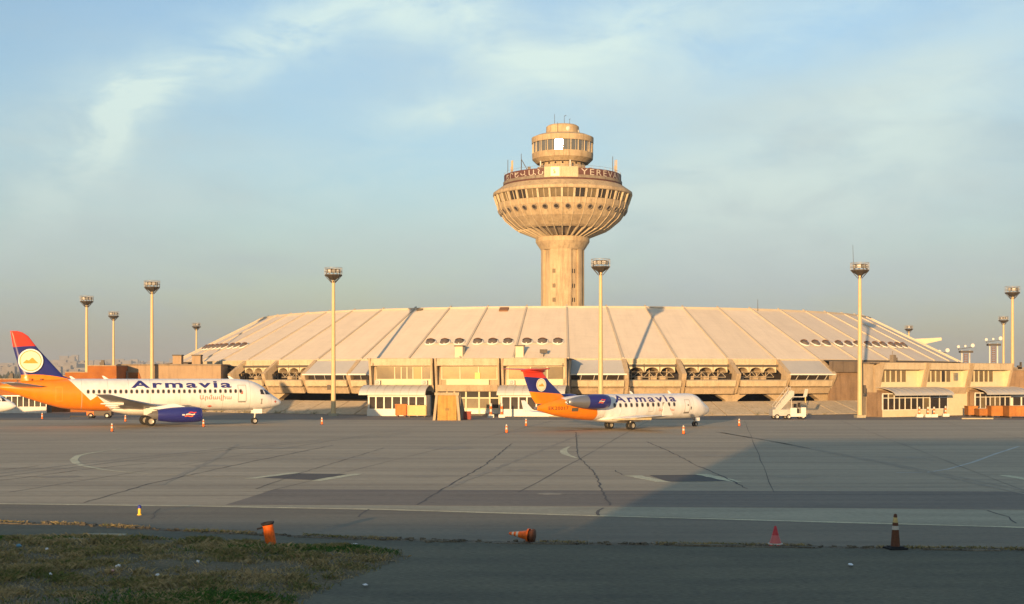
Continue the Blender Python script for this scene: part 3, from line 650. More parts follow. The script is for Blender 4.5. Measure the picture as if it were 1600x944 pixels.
# closed ring walls of stone beyond the open bays
mb = MB(); strip(mb, [(78.3,0),(78.3,6.1)], 0, 6, .5, 2); sw = mb.mesh('stone_wall', M['stone'])
mb = MB(); strip(mb, [(78.6,6.102),(78.6,7.75)], 0, 6, .8, 2); sb = mb.mesh('wall_band', M['gutter_band'])
rest = [k for k in ALL if k not in BAYS]
per_bay('stone_wall', sw, rest); per_bay('wall_band', sb, rest)
mb = MB(); mb.lathe([(78.5,7.76),(75.9,7.9)], 40, sm=False, a0=F0+30, a1=F0+330-24); mb.build('wall_coping', M['concrete_dark'], term)
for a, r_, z, w, h in ((37.6,78.72,6.7,.9,.55), (40.2,78.72,6.75,1.3,.6), (44.2,78.75,6.9,.9,.6)):
    mb = MB(); mb.box(-w/2,w/2,-.12,.2,-h/2,h/2); o = mb.build('wall_box', M['white_metal'], term, pol(r_,a,z), R(a))
mb = MB(); mb.box(-.35,.35,-.4,.3,0,1.1); mb.box(.35,.9,-.3,.2,.2,.7); mb.tube((0,0,1.1),(0,0,1.7),.05); mb.build('roof_unit', M['concrete_dark'], term, pol(78.3,41.2,7.75), R(41))

# sloping concrete embankment in front, slab by slab
emb = MB(); emb.lathe([(85.4,-.02),(85.3,.02),(79.6,1.78),(77.0,1.8)], 80, sm=False, a0=-52, a1=46); eo = emb.build('embankment', M['concrete_dark'], loc=(CX,CY,0), rz=ROT); tag(eo, kind='structure')
sl = MB(); strip(sl, [(85.35,.07),(79.6,1.85)], .06, 2.94, .1); slm = sl.mesh('slope_slab', M['concrete_pale'])
for k in list(range(-18,-5))+list(range(1,15)): 
    o = place(slm, 'slope_slab', eo, (0,0,0), R(F0+3*k))
sl = MB()
for i in range(60):
    a = random.uniform(-50,-24) if random.random() < .7 else random.uniform(8,34); p = pol(85.2+random.uniform(-.3,.5), a, 0)
    for q in range(7): sl.tube(p+Vector((random.gauss(0,.2),random.gauss(0,.2),0)), p+Vector((random.gauss(0,.4),random.gauss(0,.3),random.uniform(.15,.6))), .02, .008, 3, cap=False)
o = sl.build('dry_weeds', M['grass'], loc=(CX,CY,0), rz=ROT); tag(o, kind='stuff')

# ------------------------------------------------------------------ boarding pavilions with slanted bays
def pavilion(name, label, P0, P1, Zt, kinds, back):
    """P0, P1: left and right ends of the front line on the ground; three bays; local x along the front, +y to the back"""
    d = Vector((P1[0]-P0[0], P1[1]-P0[1])); L = d.length; rz = math.atan2(d.y, d.x)
    t = thing(name, label, 'pavilion', (P0[0], P0[1], 0), rz); n = len(kinds); w = L/n; k = Zt/7.95
    z1, z2, z3, z4, z5 = 6.95*k, 5.02*k, 4.28*k, 3.72*k, 2.75*k
    mb = MB(); mb.box(.1, L-.1, 2.6, back, 0, Zt-.1); mb.build('body', M['concrete'], t)
    mb = MB(); mb.box(-.2, L+.2, .5, back, Zt-.098, Zt+.04); mb.build('roof', M['concrete_dark'], t)
    for i in range(n):
        x0, x1 = i*w+.42, (i+1)*w-.42
        mb = MB(); mb.prism([(0,z1),(0,Zt),(.5,Zt),(.5,z1)], lambda y, z: Vector((x0-.02, y+.02*z, z)), lambda y, z: Vector((x1+.02, y+.02*z, z))); mb.build('parapet', M['concrete_pale'], t)
        # window recess: soffit, side reveals, glazing with frame, cream sill panel
        mb = MB(); mb.add([(x0,.3,z1-.003),(x1,.3,z1-.003),(x1,1.9,z1-.003),(x0,1.9,z1-.003)], [(0,1,2,3)])
        mb.add([(x0+.004,.3,z1),(x0+.004,1.9,z1),(x0+.004,1.9,z3),(x0+.004,1.0,z3)], [(0,1,2,3)]); mb.add([(x1-.004,.3,z1),(x1-.004,1.9,z1),(x1-.004,1.9,z3),(x1-.004,1.0,z3)], [(3,2,1,0)]); mb.build('reveal', M['cream'], t)
        wx0, wx1 = (x0+.55, x1-.15) if kinds[i] != 'right' else (x0+.3, x1-2.3)
        gm = M['glass_yellow_reflect'] if kinds[i] == 'open' else (M['glass_brown'] if kinds[i] != 'right' else M['glass_brown'])
        fr = MB(); fr.box(wx0-.1, wx1+.1, 1.36, 1.5, z1-.16, z1-.01); fr.box(wx0-.1, wx1+.1, 1.36, 1.5, z2-.02, z2+.08)
        ms = {'shed': [.0,.335,.455,.56,.67,.83,1.0], 'open': [0,.33,.665,1.0], 'shed2': [0,.40,.70,1.0], 'right': [0,.24,.42,.62,.80,1.0]}[kinds[i]]
        for f in ms: xx = wx0+(wx1-wx0)*f; fr.box(xx-.07, xx+.07, 1.34, 1.5, z2+.08, z1-.16)
        win = fr.build('window', M['cream'], t)
        for f0, f1 in zip(ms[:-1], ms[1:]):
            g_ = MB(); g_.box(wx0+(wx1-wx0)*f0+.07, wx0+(wx1-wx0)*f1-.07, 1.45, 1.49, z2+.08, z1-.16); g_.build('pane', gm if random.random() < .6 else random.choice((M['glass'], M['glass_yellow_reflect'], M['glass_brown'])), win)
        mb = MB(); mb.box(x0, wx0-.1, 1.5, 2.6, z3, z1-.004); mb.box(wx1+.1, x1, 1.5, 2.6, z3, z1-.004); mb.box(x0+.005, x1-.005, 1.56, 2.6, z3, z1-.006); mb.build('back_wall', M['cream'] if kinds[i] == 'right' else M['concrete'], t)
        mb = MB(); sx0, sx1 = (wx0-.2, wx1+.3) if kinds[i] != 'open' else (x0+1.2, x1-1.3)
        mb.box(max(sx0, x0+.01), min(sx1, x1-.01), 1.2, 1.56, z3+.003, z2-.025); mb.build('sill_panel', M['cream'], t)
        mb = MB(); mb.prism([(.75,z4-.35),(.55,z3),(2.6,z3),(2.6,z4-.35)], lambda y, z: Vector((x0-.02, y, z)), lambda y, z: Vector((x1+.02, y, z))); mb.build('ledge', M['concrete'], t)
    for i in range(n+1):   # slanted fins, in pairs; near-black wall paints shade into the gap between bays
        xs = ([-.42] if i else []) + ([.12] if i < n else [])
        for q in xs:
            x = i*w+q
            mb = MB(); mb.prism([(-.12,Zt+.03),(.6,Zt+.03),(2.7,z1),(2.7,z4-.5),(1.05,z4-.5)], lambda y, z: Vector((x, y, z)), lambda y, z: Vector((x+.30, y, z))); mb.build('fin', M['concrete'], t)
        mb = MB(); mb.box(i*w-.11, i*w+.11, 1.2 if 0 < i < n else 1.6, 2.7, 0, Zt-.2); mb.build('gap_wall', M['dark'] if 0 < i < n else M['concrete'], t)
    return t, w, (z1,z2,z3,z4,z5)
def glazed_shed(t, x0, x1, y, h, panes, name='glazed_shed', low=.95, wide=None):
    """white framed glazed front under the bay"""
    z0 = low; fr = MB(); fr.box(x0, x1, y, y+.12, h-.22, h); fr.box(x0, x1, y, y+.12, z0-.06, z0+.05)
    for f in panes: xx = x0+(x1-x0)*f; fr.box(xx-.09, xx+.09, y-.01, y+.12, z0+.05, h-.22)
    w_ = fr.build('shopfront', M['white_paint'], t)
    for f0, f1 in zip(panes[:-1], panes[1:]):
        g_ = MB(); g_.box(x0+(x1-x0)*f0+.09, x0+(x1-x0)*f1-.09, y+.06, y+.10, z0+.05, h-.22); g_.build('pane', M['glass'], w_)
    mb = MB(); mb.box(x0-.1, x1+.1, y-.02, y+.14, 0, z0-.062); mb.build('dado', M['white_paint'], w_)
    mb = MB(); mb.box(x0, x0+.12, y+.14, 2.6, 0, h); mb.box(x1-.12, x1, y+.14, 2.6, 0, h); mb.box(x0+.12, x1-.12, y+.9, y+1.0, 0, h); mb.build('side_wall', M['white_paint'], t)
def awning(t, x0, x1, z0, z1, y0, y1, m, n=8):
    k = 8; f = lambda u: (y1+(y0-y1)*math.sin(u*math.pi/2)**1.2, z1-(z1-z0)*(1-math.cos(u*math.pi/2))); w = (x1-x0)/n
    mb = MB(); a = MB()
    for j in range(k):
        (ya, za), (yb, zb) = f(j/k), f((j+1)/k)
        for i in range(n+1):
            xa = x0+w*i; mb.hexa([(xa-.018,yb,zb-.06),(xa+.018,yb,zb-.06),(xa+.018,ya,za-.06),(xa-.018,ya,za-.06)], [(xa-.018,yb,zb+.03),(xa+.018,yb,zb+.03),(xa+.018,ya,za+.03),(xa-.018,ya,za+.03)])
        a.hexa([(.02,yb,zb-.05),(w-.02,yb,zb-.05),(w-.02,ya,za-.05),(.02,ya,za-.05)], [(.02,yb,zb),(w-.02,yb,zb),(w-.02,ya,za),(.02,ya,za)])
    o = mb.build('awning', M['rib_paint'], t); sm = a.mesh('awning_sheet', m)     # the ribs carry the curved sheets
    for i in range(n): place(sm, 'awning_sheet', o, (x0+w*i, 0, 0))
pv, pw, pz = pavilion('boarding_pavilion', 'concrete boarding pavilion of three slanted window bays below the tower', (-20.2,188.0), (7.6,184.6), 7.95, ['shed','open','shed2'], 9)
glazed_shed(pv, .55, 8.75, -2.3, 2.85, [.02,.14,.28,.42,.57,.70,.83,.98])
awning(pv, -.55, 8.75, 2.95, 4.25, -3.1, .9, M['white_metal'], 8)
glazed_shed(pv, 2*pw+.35, 3*pw-.3, -2.3, 2.85, [.02,.16,.29,.42,.57,.70,.84,.98], low=.95)
awning(pv, 2*pw-.05, 3*pw-.1, 2.95, 4.25, -3.1, .9, M['white_metal'], 8)
# recessed glazed front of the middle bay
fr = MB(); x0, x1 = pw+.3, 2*pw-.2
for z in (.95, 2.45, 3.45): fr.box(x0, x1, 1.55, 1.72, z-.09, z+.09)
xs = [x0+.1, x0+1.35, x0+2.4, x0+4.05, x0+5.9, x0+7.4, x1-.1]
for xx in xs: fr.box(xx-.11, xx+.11, 1.5, 1.75, 0, 3.5)
wf = fr.build('shopfront', M['cream'], pv)
for a_, b_ in zip(xs[:-1], xs[1:]):
    for za, zb, m_ in ((0,.86,'white_paint'), (1.04,2.36,'glass_brown'), (2.54,3.36,'glass')):
        g_ = MB(); g_.box(a_+.11, b_-.11, 1.62, 1.66, za, zb); g_.build('pane' if za else 'dado', M[m_ if m_ != 'glass_brown' or random.random() < .7 else 'glass'], wf)
mb = MB(); mb.box(x0, x1, 2.2, 2.55, 0, 3.6); mb.build('back_wall', M['dark'], pv)
g_ = MB(); g_.box(pw+5.65, pw+6.35, 1.30, 1.335, pz[1]+.12, pz[1]+.95); g_.build('yellow_notice', M['yellow'], pv)

for x, z in ((1.2,4.3),(7.9,4.3),(20.2,4.3)):
    mb = MB(); mb.box(-.42,.42,.72,1.08,.0,.62); mb.lathe([(.24,0),(.24,.03),(.02,.04)], 14, mtx=Matrix.Translation((0,.71,.31)) @ Matrix.Rotation(R(90),4,'X')); mb.build('air_conditioner', M['stair_grey'], pv, (x, 0, z))
for x in (.75, 9.2, 18.55, 27.4): mb = MB(); mb.tube((x,.62,4.2),(x,.02,7.3),.05,n=6); mb.build('downpipe', M['gutter'], pv)
pr, rw, rz_ = pavilion('boarding_pavilion', 'concrete boarding pavilion of three slanted bays at the right, beside the stone wall', (49.6,180.0), (72.2,193.2), 7.3, ['right','right','right'], 4.4)
def right_front(x0, x1, panes, y, low, dado):
    fr = MB(); fr.box(x0, x1, y, y+.12, 3.05, 3.2); fr.box(x0, x1, y, y+.12, 2.5, 2.6); fr.box(x0, x1, y, y+.12, low-.05, low+.05)
    for f in panes: xx = x0+(x1-x0)*f; fr.box(xx-.07, xx+.07, y-.01, y+.13, low+.05, 3.05)
    w_ = fr.build('shopfront', M['white_paint'], pr)
    for f0, f1 in zip(panes[:-1], panes[1:]):
        for za, zb in ((low+.05,2.5), (2.6,3.05)):
            g_ = MB(); g_.box(x0+(x1-x0)*f0+.07, x0+(x1-x0)*f1-.07, y+.05, y+.09, za, zb); g_.build('pane', M['glass'] if random.random() < .6 else M['glass_brown'], w_)
    mb = MB(); mb.box(x0, x1, y-.02, y+.12, 0, low-.052); mb.build('dado', dado, w_)
    mb = MB(); mb.box(x0, x1, y+1.0, y+1.1, 0, 3.6); mb.box(x0, x0+.1, y+.13, 2.6, 0, 3.3); mb.box(x1-.1, x1, y+.13, 2.6, 0, 3.3); mb.build('side_wall', M['stone'], pr)
right_front(-.3, rw*.98, [0,.115,.24,.35,.47,.60,.73,.86,1.0], -.4, .95, M['cream'])
right_front(rw*1.02, rw*1.55, [0,.25,.65,1.0], .9, .95, M['cream'])
right_front(rw*2.02, rw*2.85, [0,.14,.3,.42,.56,.7,.85,1.0], -.4, .95, M['white_paint'])
mb = MB(); mb.box(rw*1.56, rw*2.0, .9, 2.58, 0, 3.25); mb.build('side_wall', M['cream'], pr)
awning(pr, -.3, rw*1.25, 2.95, 4.0, -2.6, .9, M['canopy'], 9)
awning(pr, rw*2.0, rw*3.05, 2.95, 4.0, -2.6, .9, M['canopy'], 8)
mb = MB(); mb.box(-.25,.25,-.2,.2,0,.5); mb.box(-.25,.25,-.2,.2,.55,1.05); mb.build('air_conditioner', M['steel_grey'], pr, (rw*1.78, 1.25, 4.9))

def building(name, label, cat, x0, x1, y0, y1, z, m, roof=None):
    t = thing(name, label, cat, ((x0+x1)/2, y0, 0)); w = (x1-x0)/2; mb = MB(); mb.box(-w, w, 0, y1-y0, 0, z); mb.build('wall', m, t)
    mb = MB(); mb.box(-w-.1, w+.1, -.12, y1-y0+.1, z+.002, z+.22); mb.build('coping', roof or M['concrete_dark'], t); return t, w
# long stone wall right of the pavilion
sw_, w_ = building('stone_building', 'low stone clad building at the right edge behind the orange skips', 'building', 69.5, 110, 197.5, 215, 6.35, M['stone'])
mb = MB(); mb.box(-w_+.3, w_-.3, .6, 2.0, 6.58, 6.8); mb.build('roof_edge', M['concrete_dark'], sw_)
mb = MB(); mb.box(-.3,.3,-.2,.2,0,.5); mb.box(.1,.3,-.2,.2,.5,1.0); mb.build('roof_unit', M['steel'], sw_, (at(1594,198)-89.75, .8, 6.58))
mb = MB(); mb.box(-.25,.25,-.15,0,0,1.0); mb.box(-.18,.18,-.25,-.15,.2,.6); mb.build('wall_light', M['steel'], sw_, (at(1561,197.4)-89.75, -.002, 4.2))
# tan wing left of the terminal with two roof ventilators and an orange recess
tw, w_ = building('tan_wing', 'long tan rendered wing behind the airliner, left of the arcade', 'building', at(183,212), at(345,212), 212, 232, 7.2, M['tan_wall'])
cx_ = (at(183,212)+at(345,212))/2
for px in (276.5, 306.5):
    mb = MB(); mb.box(-.68,.68,0,1.4,7.42,8.75); v = mb.build('roof_ventilator', M['tan_wall'], tw, (at(px,213)-cx_, 1.0, 0)); mb = MB(); mb.box(-.76,.76,-.08,1.48,8.752,8.92); mb.build('vent_lid', M['gutter'], v)
a_ = at(199,211.7)-cx_; b_ = at(227,211.7)-cx_; mb = MB(); mb.prism([(a_,3.0),(a_,6.1),(b_-1.1,6.1),(b_,3.0)], lambda x, z: Vector((x,-.02,z)), lambda x, z: Vector((x,-.12,z))); mb.build('orange_panel', M['orange_wall'], tw)
mb = MB(); mb.box(a_-1.9, a_+.1, -.9, -.13, 2.0, 6.35); f_ = mb.build('door_box', M['steel_grey'], tw); mb = MB(); mb.box(a_-.75, a_+.02, -.98, -.902, 2.0, 6.1); mb.build('doorway', M['dark'], f_)
# stepped orange annex at the far left
oa = thing('orange_annex', 'stepped orange annex behind the big airliner tail at the far left', 'building', (at(90,206), 206, 0)); ox = at(90,206)
for pa_, pb_, z, y in ((-60,48,5.0,2), (48,100,5.55,1), (100,137,6.05,.5), (137,182,7.05,0)):
    mb = MB(); mb.box(at(pa_,206)-ox, at(pb_,206)-ox-.004, y, 14, 0, z); v = mb.build('block', M['orange_wall'], oa); mb = MB(); mb.box(at(pa_,206)-ox, at(pb_,206)-ox-.05, y-.1, 14, z+.002, z+.14); mb.build('coping', M['tan_wall'], v)
for px, z in ((155,7.2), (44,5.6), (8,5.15)):
    mb = MB(); mb.box(-.35,.35,-.2,.2,0,.45); mb.box(-.15,.3,-.2,.2,.45,.8); mb.build('roof_unit', M['steel'], oa, (at(px,206)-ox, 1.5+(1 if px < 100 else 0), z))
for px in (20, 70, 168):
    mb = MB(); mb.box(-.12,.12,-.05,0,2.5,4.9); mb.build('downpipe', M['gutter'], oa, (at(px,206)-ox, {20:2,70:1,168:0}[px]-.002, 0))
# off-frame hall behind the camera: its shade lies across the foreground
hl = thing('terminal_hall', 'tall new terminal hall behind the camera whose shade crosses the apron', 'building', (40,-17,0))
mb = MB(); mb.box(-56.3, 90, -30, -.5, 0, 11.6); mb.build('wall', M['concrete_pale'], hl); mb = MB(); mb.box(-56.5, 90.2, -30.2, .3, 11.602, 12.0); mb.build('roof', M['concrete_dark'], hl)
for i in range(24):
    mb = MB(); mb.box(-54+i*6, -49+i*6, -.52, -.40, 1.0, 10.4); mb.build('window', M['glass'], hl)
lw = thing('shade_wing', 'unseen low wing behind the camera, sized to shade the left foreground', 'building', (-60,-17,0))  # unseen wing, its height set so its shade covers the verge
mb = MB(); mb.box(-70, 43.4, -14, 0, 0, 5.7); mb.build('wall', M['concrete_pale'], lw); mb = MB(); mb.box(-70.2, 43.3, -14.2, .3, 5.702, 5.95); mb.build('roof', M['concrete_dark'], lw)
# ------------------------------------------------------------------ control tower in the middle of the ring
tow = thing('control_tower', 'concrete control tower with a wide ribbed bowl and round glazed cab on top', 'control tower', (CX, CY, 0), ROT)
TC = M['tower_concrete']
def rot_copies(name, me, angles, parent=tow): return [place(me, name, parent, (0,0,0), R(a)) for a in angles]
# shaft: a round core with broad flat buttresses and a groove between
mb = MB(); mb.lathe([(3.95,0),(3.95,32.4)], 48); shaft = mb.build('shaft', TC, tow)
mb = MB()
pts = [pol(4.35, a, 0) for a in np.linspace(-37, 22, 12)]
mb.prism([(p.x, p.y) for p in pts]+[(2.2,-2.4),(-2.2,-2.4)], lambda x, y: Vector((x,y,0)), lambda x, y: Vector((x,y,32.35))); pil = mb.mesh('pilaster', TC)
rot_copies('pilaster', pil, (2, 182), shaft)
pts = [pol(4.35, a, 0) for a in np.linspace(42, 62, 5)]
mb = MB(); mb.prism([(p.x, p.y) for p in pts]+[(2.6,-1.2),(2.0,-1.8)], lambda x, y: Vector((x,y,0)), lambda x, y: Vector((x,y,32.35))); pil2 = mb.mesh('pilaster', TC)
rot_copies('pilaster', pil2, (4, 36, -124, 90, 180, 214), shaft)
for z in (17.4, 20.35, 23.15, 26.1):
    for a, r in ((-25.5,4.345),(-20.5,4.345),(30,3.94),(37,3.94)):
        mb = MB(); mb.box(-.10,.10,-.03,.2,0,.85); mb.build('slit_window', M['dark'], shaft, pol(r, a, z), R(a))
# collar, flaring underside, bowl
mb = MB(); mb.lathe([(4.36,30.9),(4.5,31.1),(5.42,32.5),(5.45,33.4),(4.7,33.55)], 48, sm=False); mb.build('collar', TC, tow)
BOWL = [(8.95,34.9),(9.6,35.25),(11.6,36.9),(13.0,39.0),(13.25,40.05)]
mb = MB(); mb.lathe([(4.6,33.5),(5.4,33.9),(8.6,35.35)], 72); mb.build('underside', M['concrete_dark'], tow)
mb = MB(); mb.lathe([(8.6,35.35),(8.72,34.95)]+BOWL+[(12.4,40.05)], 72, sm=False); bowl = mb.build('bowl', TC, tow)
def rib_mesh(name, prof, w, h, m):
    mb = MB()
    for (ra, za), (rb, zb) in zip(prof[:-1], prof[1:]):
        d = Vector((rb-ra, zb-za)).normalized(); nr, nz = d.y*h, -d.x*h
        mb.hexa([Vector((-w,-ra+.1,za)), Vector((w,-ra+.1,za)), Vector((w,-(ra+nr),za+nz)), Vector((-w,-(ra+nr),za+nz))],
                [Vector((-w,-rb+.1,zb)), Vector((w,-rb+.1,zb)), Vector((w,-(rb+nr),zb+nz)), Vector((-w,-(rb+nr),zb+nz))])
    return mb.mesh(name, m)
A36 = [i*10-.5 for i in range(36)]
rot_copies('rib', rib_mesh('rib', BOWL, .07, .10, M['concrete_pale']), A36, bowl)
rot_copies('fin', rib_mesh('fin', [(5.0,33.6),(8.9,35.15)], .10, .42, M['concrete_pale']), A36)
# round portholes between the ribs
mb = MB(); mb.lathe([(.52,-.1),(.52,.14),(.40,.16),(.40,.02)], 16); pr_ = mb.mesh('porthole', M['concrete_dark']); mb = MB(); mb.lathe([(.40,.04),(.02,.12)], 16); pg_ = mb.mesh('pane', M['glass'])
tilt = math.atan2(39.0-36.9, 13.0-11.6)
for a in A36:
    o = place(pr_, 'porthole', tow); o.matrix_basis = Matrix.Translation(pol(12.72, a+5, 38.35)) @ Matrix.Rotation(R(a+5), 4, 'Z') @ Matrix.Rotation(R(90)+(R(90)-tilt), 4, 'X'); place(pg_, 'pane', o)
# leaning window band with mullions, then the rim and its roof
mb = MB(); mb.lathe([(12.55,40.1),(13.15,41.95)], 72); mb.build('window_wall', M['dark'], tow)
A32 = A36
mb = MB(); mb.hexa([pol(13.05,.9,40.15),pol(13.05,9.1,40.15),pol(12.95,9.1,40.15),pol(12.95,.9,40.15)], [pol(13.62,.9,41.7),pol(13.62,9.1,41.7),pol(13.5,9.1,41.7),pol(13.5,.9,41.7)])
wm = mb.mesh('window', M['glass']); wm2 = wm.copy(); wm2.materials[0] = M['glass_brown']
for a in A32: place(wm if random.random() < .6 else wm2, 'window', tow, (0,0,0), R(a))
rot_copies('mullion', rib_mesh('mullion', [(13.2,40.05),(13.75,41.72)], .20, .22, M['concrete_pale']), A32)
rot_copies('glazing_bar', rib_mesh('glazing_bar', [(13.12,40.12),(13.66,41.7)], .05, .05, M['concrete_pale']), [a+5 for a in A32])
mb = MB(); mb.lathe([(13.0,41.7),(13.95,41.7),(14.05,41.85),(13.98,42.35),(13.2,42.9),(12.2,43.6)], 72, sm=False); mb.build('rim', TC, tow)
mb = MB(); mb.lathe([(12.25,43.595),(4.4,43.6)], 72, sm=False); mb.build('deck', M['concrete_dark'], tow)
# sign ring: dark red parapet with white letters
mb = MB(); mb.lathe([(12.15,43.5),(11.9,43.7),(11.9,44.25),(11.8,44.26),(11.8,45.85),(11.6,45.85),(11.6,43.7)], 96, sm=False); sg = mb.build('sign_ring', M['sign_red'], tow)
mb = MB(); mb.lathe([(11.98,43.95),(11.98,44.5),(11.8,44.5)], 96, sm=False); mb.build('sign_ledge', M['concrete_dark'], sg)
def ringtext(body, a0, a1, z0, z1, r): text_obj('sign_lettering', body, lambda s, t: pol(r, a0+(a1-a0)*s, z0+(z1-z0)*t), M['sign_white'], sg, bold=.0, spacing=1.25, slices=24, cuts=2)
ringtext('YEREVAN', 17.5, 74, 44.55, 45.7, 11.84)
ringtext('ԵՐԵՎԱՆ', -70, -18.5, 44.55, 45.7, 11.84)
mb = MB(); strip(mb, [(11.98,44.0),(11.98,46.0)], -17, 14.5, .14, 8); mb.build('sign_panel', M['concrete_pale'], sg)
mb = MB(); mb.box(-.85,.85,-.05,.05,-.85,.85); o = mb.build('emblem_panel', M['sign_yellow'], sg); o.matrix_basis = Matrix.Translation(pol(12.1,-6.9,45.05)) @ Matrix.Rotation(R(-6.9),4,'Z') @ Matrix.Rotation(R(2.3),4,'X')
text_obj('emblem_mark', 'Ֆ', lambda s, t: pol(12.19, -8.6+2.3*s, 44.65+.8*t), M['letter_dark'], sg, bold=.02, cuts=2)
# neck and cab
mb = MB(); mb.lathe([(4.55,43.6),(4.55,49.3)], 48); nk = mb.build('neck', TC, tow)
for a in range(-54, 60, 18): mb = MB(); mb.lathe([(.2,-.02),(.2,.06),(.02,.06)], 12); o = mb.build('vent_hole', M['dark'], nk); o.matrix_basis = Matrix.Translation(pol(4.56,a,48.0)) @ Matrix.Rotation(R(a),4,'Z') @ Matrix.Rotation(R(90),4,'X')
mb = MB(); mb.lathe([(4.5,48.4),(5.2,48.3),(6.1,49.15),(6.18,50.3),(5.9,50.32)], 64, sm=False); mb.build('cab_base', TC, tow)
mb = MB(); mb.lathe([(5.75,50.3),(5.75,52.5)], 48); mb.build('cab_core', M['dark'], tow)
mb = MB(); t2 = math.tan(R(2.3)); hw = 6.0*math.tan(R(7.5))-.05
mb.hexa([Vector((-hw,-5.93,50.33)),Vector((hw,-5.93,50.33)),Vector((hw,-5.88,50.33)),Vector((-hw,-5.88,50.33))], [Vector((-hw,-5.93-2*t2,52.33)),Vector((hw,-5.93-2*t2,52.33)),Vector((hw,-5.88-2*t2,52.33)),Vector((-hw,-5.88-2*t2,52.33))])
cw = mb.mesh('cab_window', M['glass_mirror']); A24 = [-6.9+15*i for i in range(24)]; rot_copies('cab_window', cw, A24)
mb = MB(); mb.box(-.07,.07,-6.14,-5.85,50.31,52.4); rot_copies('cab_mullion', mb.mesh('cab_mullion', M['concrete_pale']), [a+7.5 for a in A24])
mb = MB(); mb.box(-.03,.03,-6.02,-5.86,50.31,52.4); rot_copies('glazing_bar', mb.mesh('glazing_bar', M['concrete_pale']), [a+2.2 for a in A24])
mb = MB(); mb.lathe([(5.6,52.38),(6.22,52.38),(6.25,53.5),(5.2,53.95),(3.4,54.0)], 64, sm=False); mb.build('cab_roof', TC, tow)
mb = MB(); mb.lathe([(3.35,53.9),(3.3,55.75),(2.9,56.05),(.02,56.1)], 48, sm=False); mb.build('penthouse', TC, tow)
mb = MB(); mb.lathe([(.48,0),(.3,.14),(.02,.2)], 20); o = mb.build('radar_dish', M['white_metal'], tow); o.matrix_basis = Matrix.Translation(pol(3.32,20,54.95)) @ Matrix.Rotation(R(20),4,'Z') @ Matrix.Rotation(R(90),4,'X')
mb = MB(); mb.lathe([(.42,0),(.25,.12),(.02,.18)], 20); o = mb.build('radar_dish', M['white_metal'], tow); o.matrix_basis = Matrix.Translation(pol(3.5,66,54.6)) @ Matrix.Rotation(R(66),4,'Z') @ Matrix.Rotation(R(90),4,'X')
def aerial(x, y, z0, z1, r=.06, extra=None):
    mb = MB(); mb.tube((x,y,z0),(x,y,z1),r,r*.6,6)
    if extra: extra(mb)
    return mb.build('aerial', M['steel'], tow)
aerial(-1.6,-2.2,53.5,58.0,.06); aerial(-1.0,-3.3,53.6,56.2,.05)
aerial(.35,-1,56,57.9,.05, lambda mb: (mb.tube((.35,-1,57.8),(.75,-1,58.0),.05,n=5))); aerial(1.4,-1,56,57.2,.05, lambda mb: mb.tube((1.3,-1,57.2),(1.6,-1,57.25),.05,n=5))
for x, y, z0, z1 in ((-10.9,-3.5,43.6,48.7),(-8.15,-6,43.6,49.5),(9.9,-5,43.6,49.0)): aerial(x,y,z0,z1,.09)
aerial(-8.1,-5.6,46.6,48.3,.05, lambda mb: mb.tube((-8.15,-6,48.4),(-6.9,-6,46.2),.07,n=6))
for x, y in ((-9.9,-4.5),(-10.1,-4.2),(10.4,-4.2),(10.7,-4.6)):
    mb = MB(); mb.tube((x,y,43.6),(x,y,48.2),.07,n=6); mb.box(x-.10,x+.10,y-.10,y+.10,46.3,48.4); mb.box(x-.24,x-.14,y-.08,y+.08,45.8,47.2); mb.build('aerial_panel', M['tower_concrete'], tow)
for a, r in ((-42,6.5),(13.5,6.4),(19.5,6.1),(52,5.2)):
    p = pol(r, a, 43.6); mb = MB(); mb.tube(p, p+Vector((0,0,4.6 if r > 6.2 else 3.4)), .16, .14, 8); mb.build('aerial_mast', M['white_metal'], tow)
mb = MB()
for i in range(48): p = pol(11.7,i*7.5,45.85); mb.tube(p,p+Vector((0,0,.5)),.035,n=4,cap=False)
mb.lathe([(11.73,46.33),(11.67,46.39)],96); mb.build('guard_rail', M['steel_grey'], tow)
for i in range(10):
    a = random.uniform(-70,70); p = pol(10.8,a,43.6); mb = MB(); h = random.uniform(1.2,2.9); mb.tube(p,p+Vector((0,0,h)),.08,n=5); mb.box(p.x-.3,p.x+.3,p.y-.2,p.y+.2,43.6+h-.5,43.6+h); mb.build('roof_unit', M['concrete_dark'], tow)
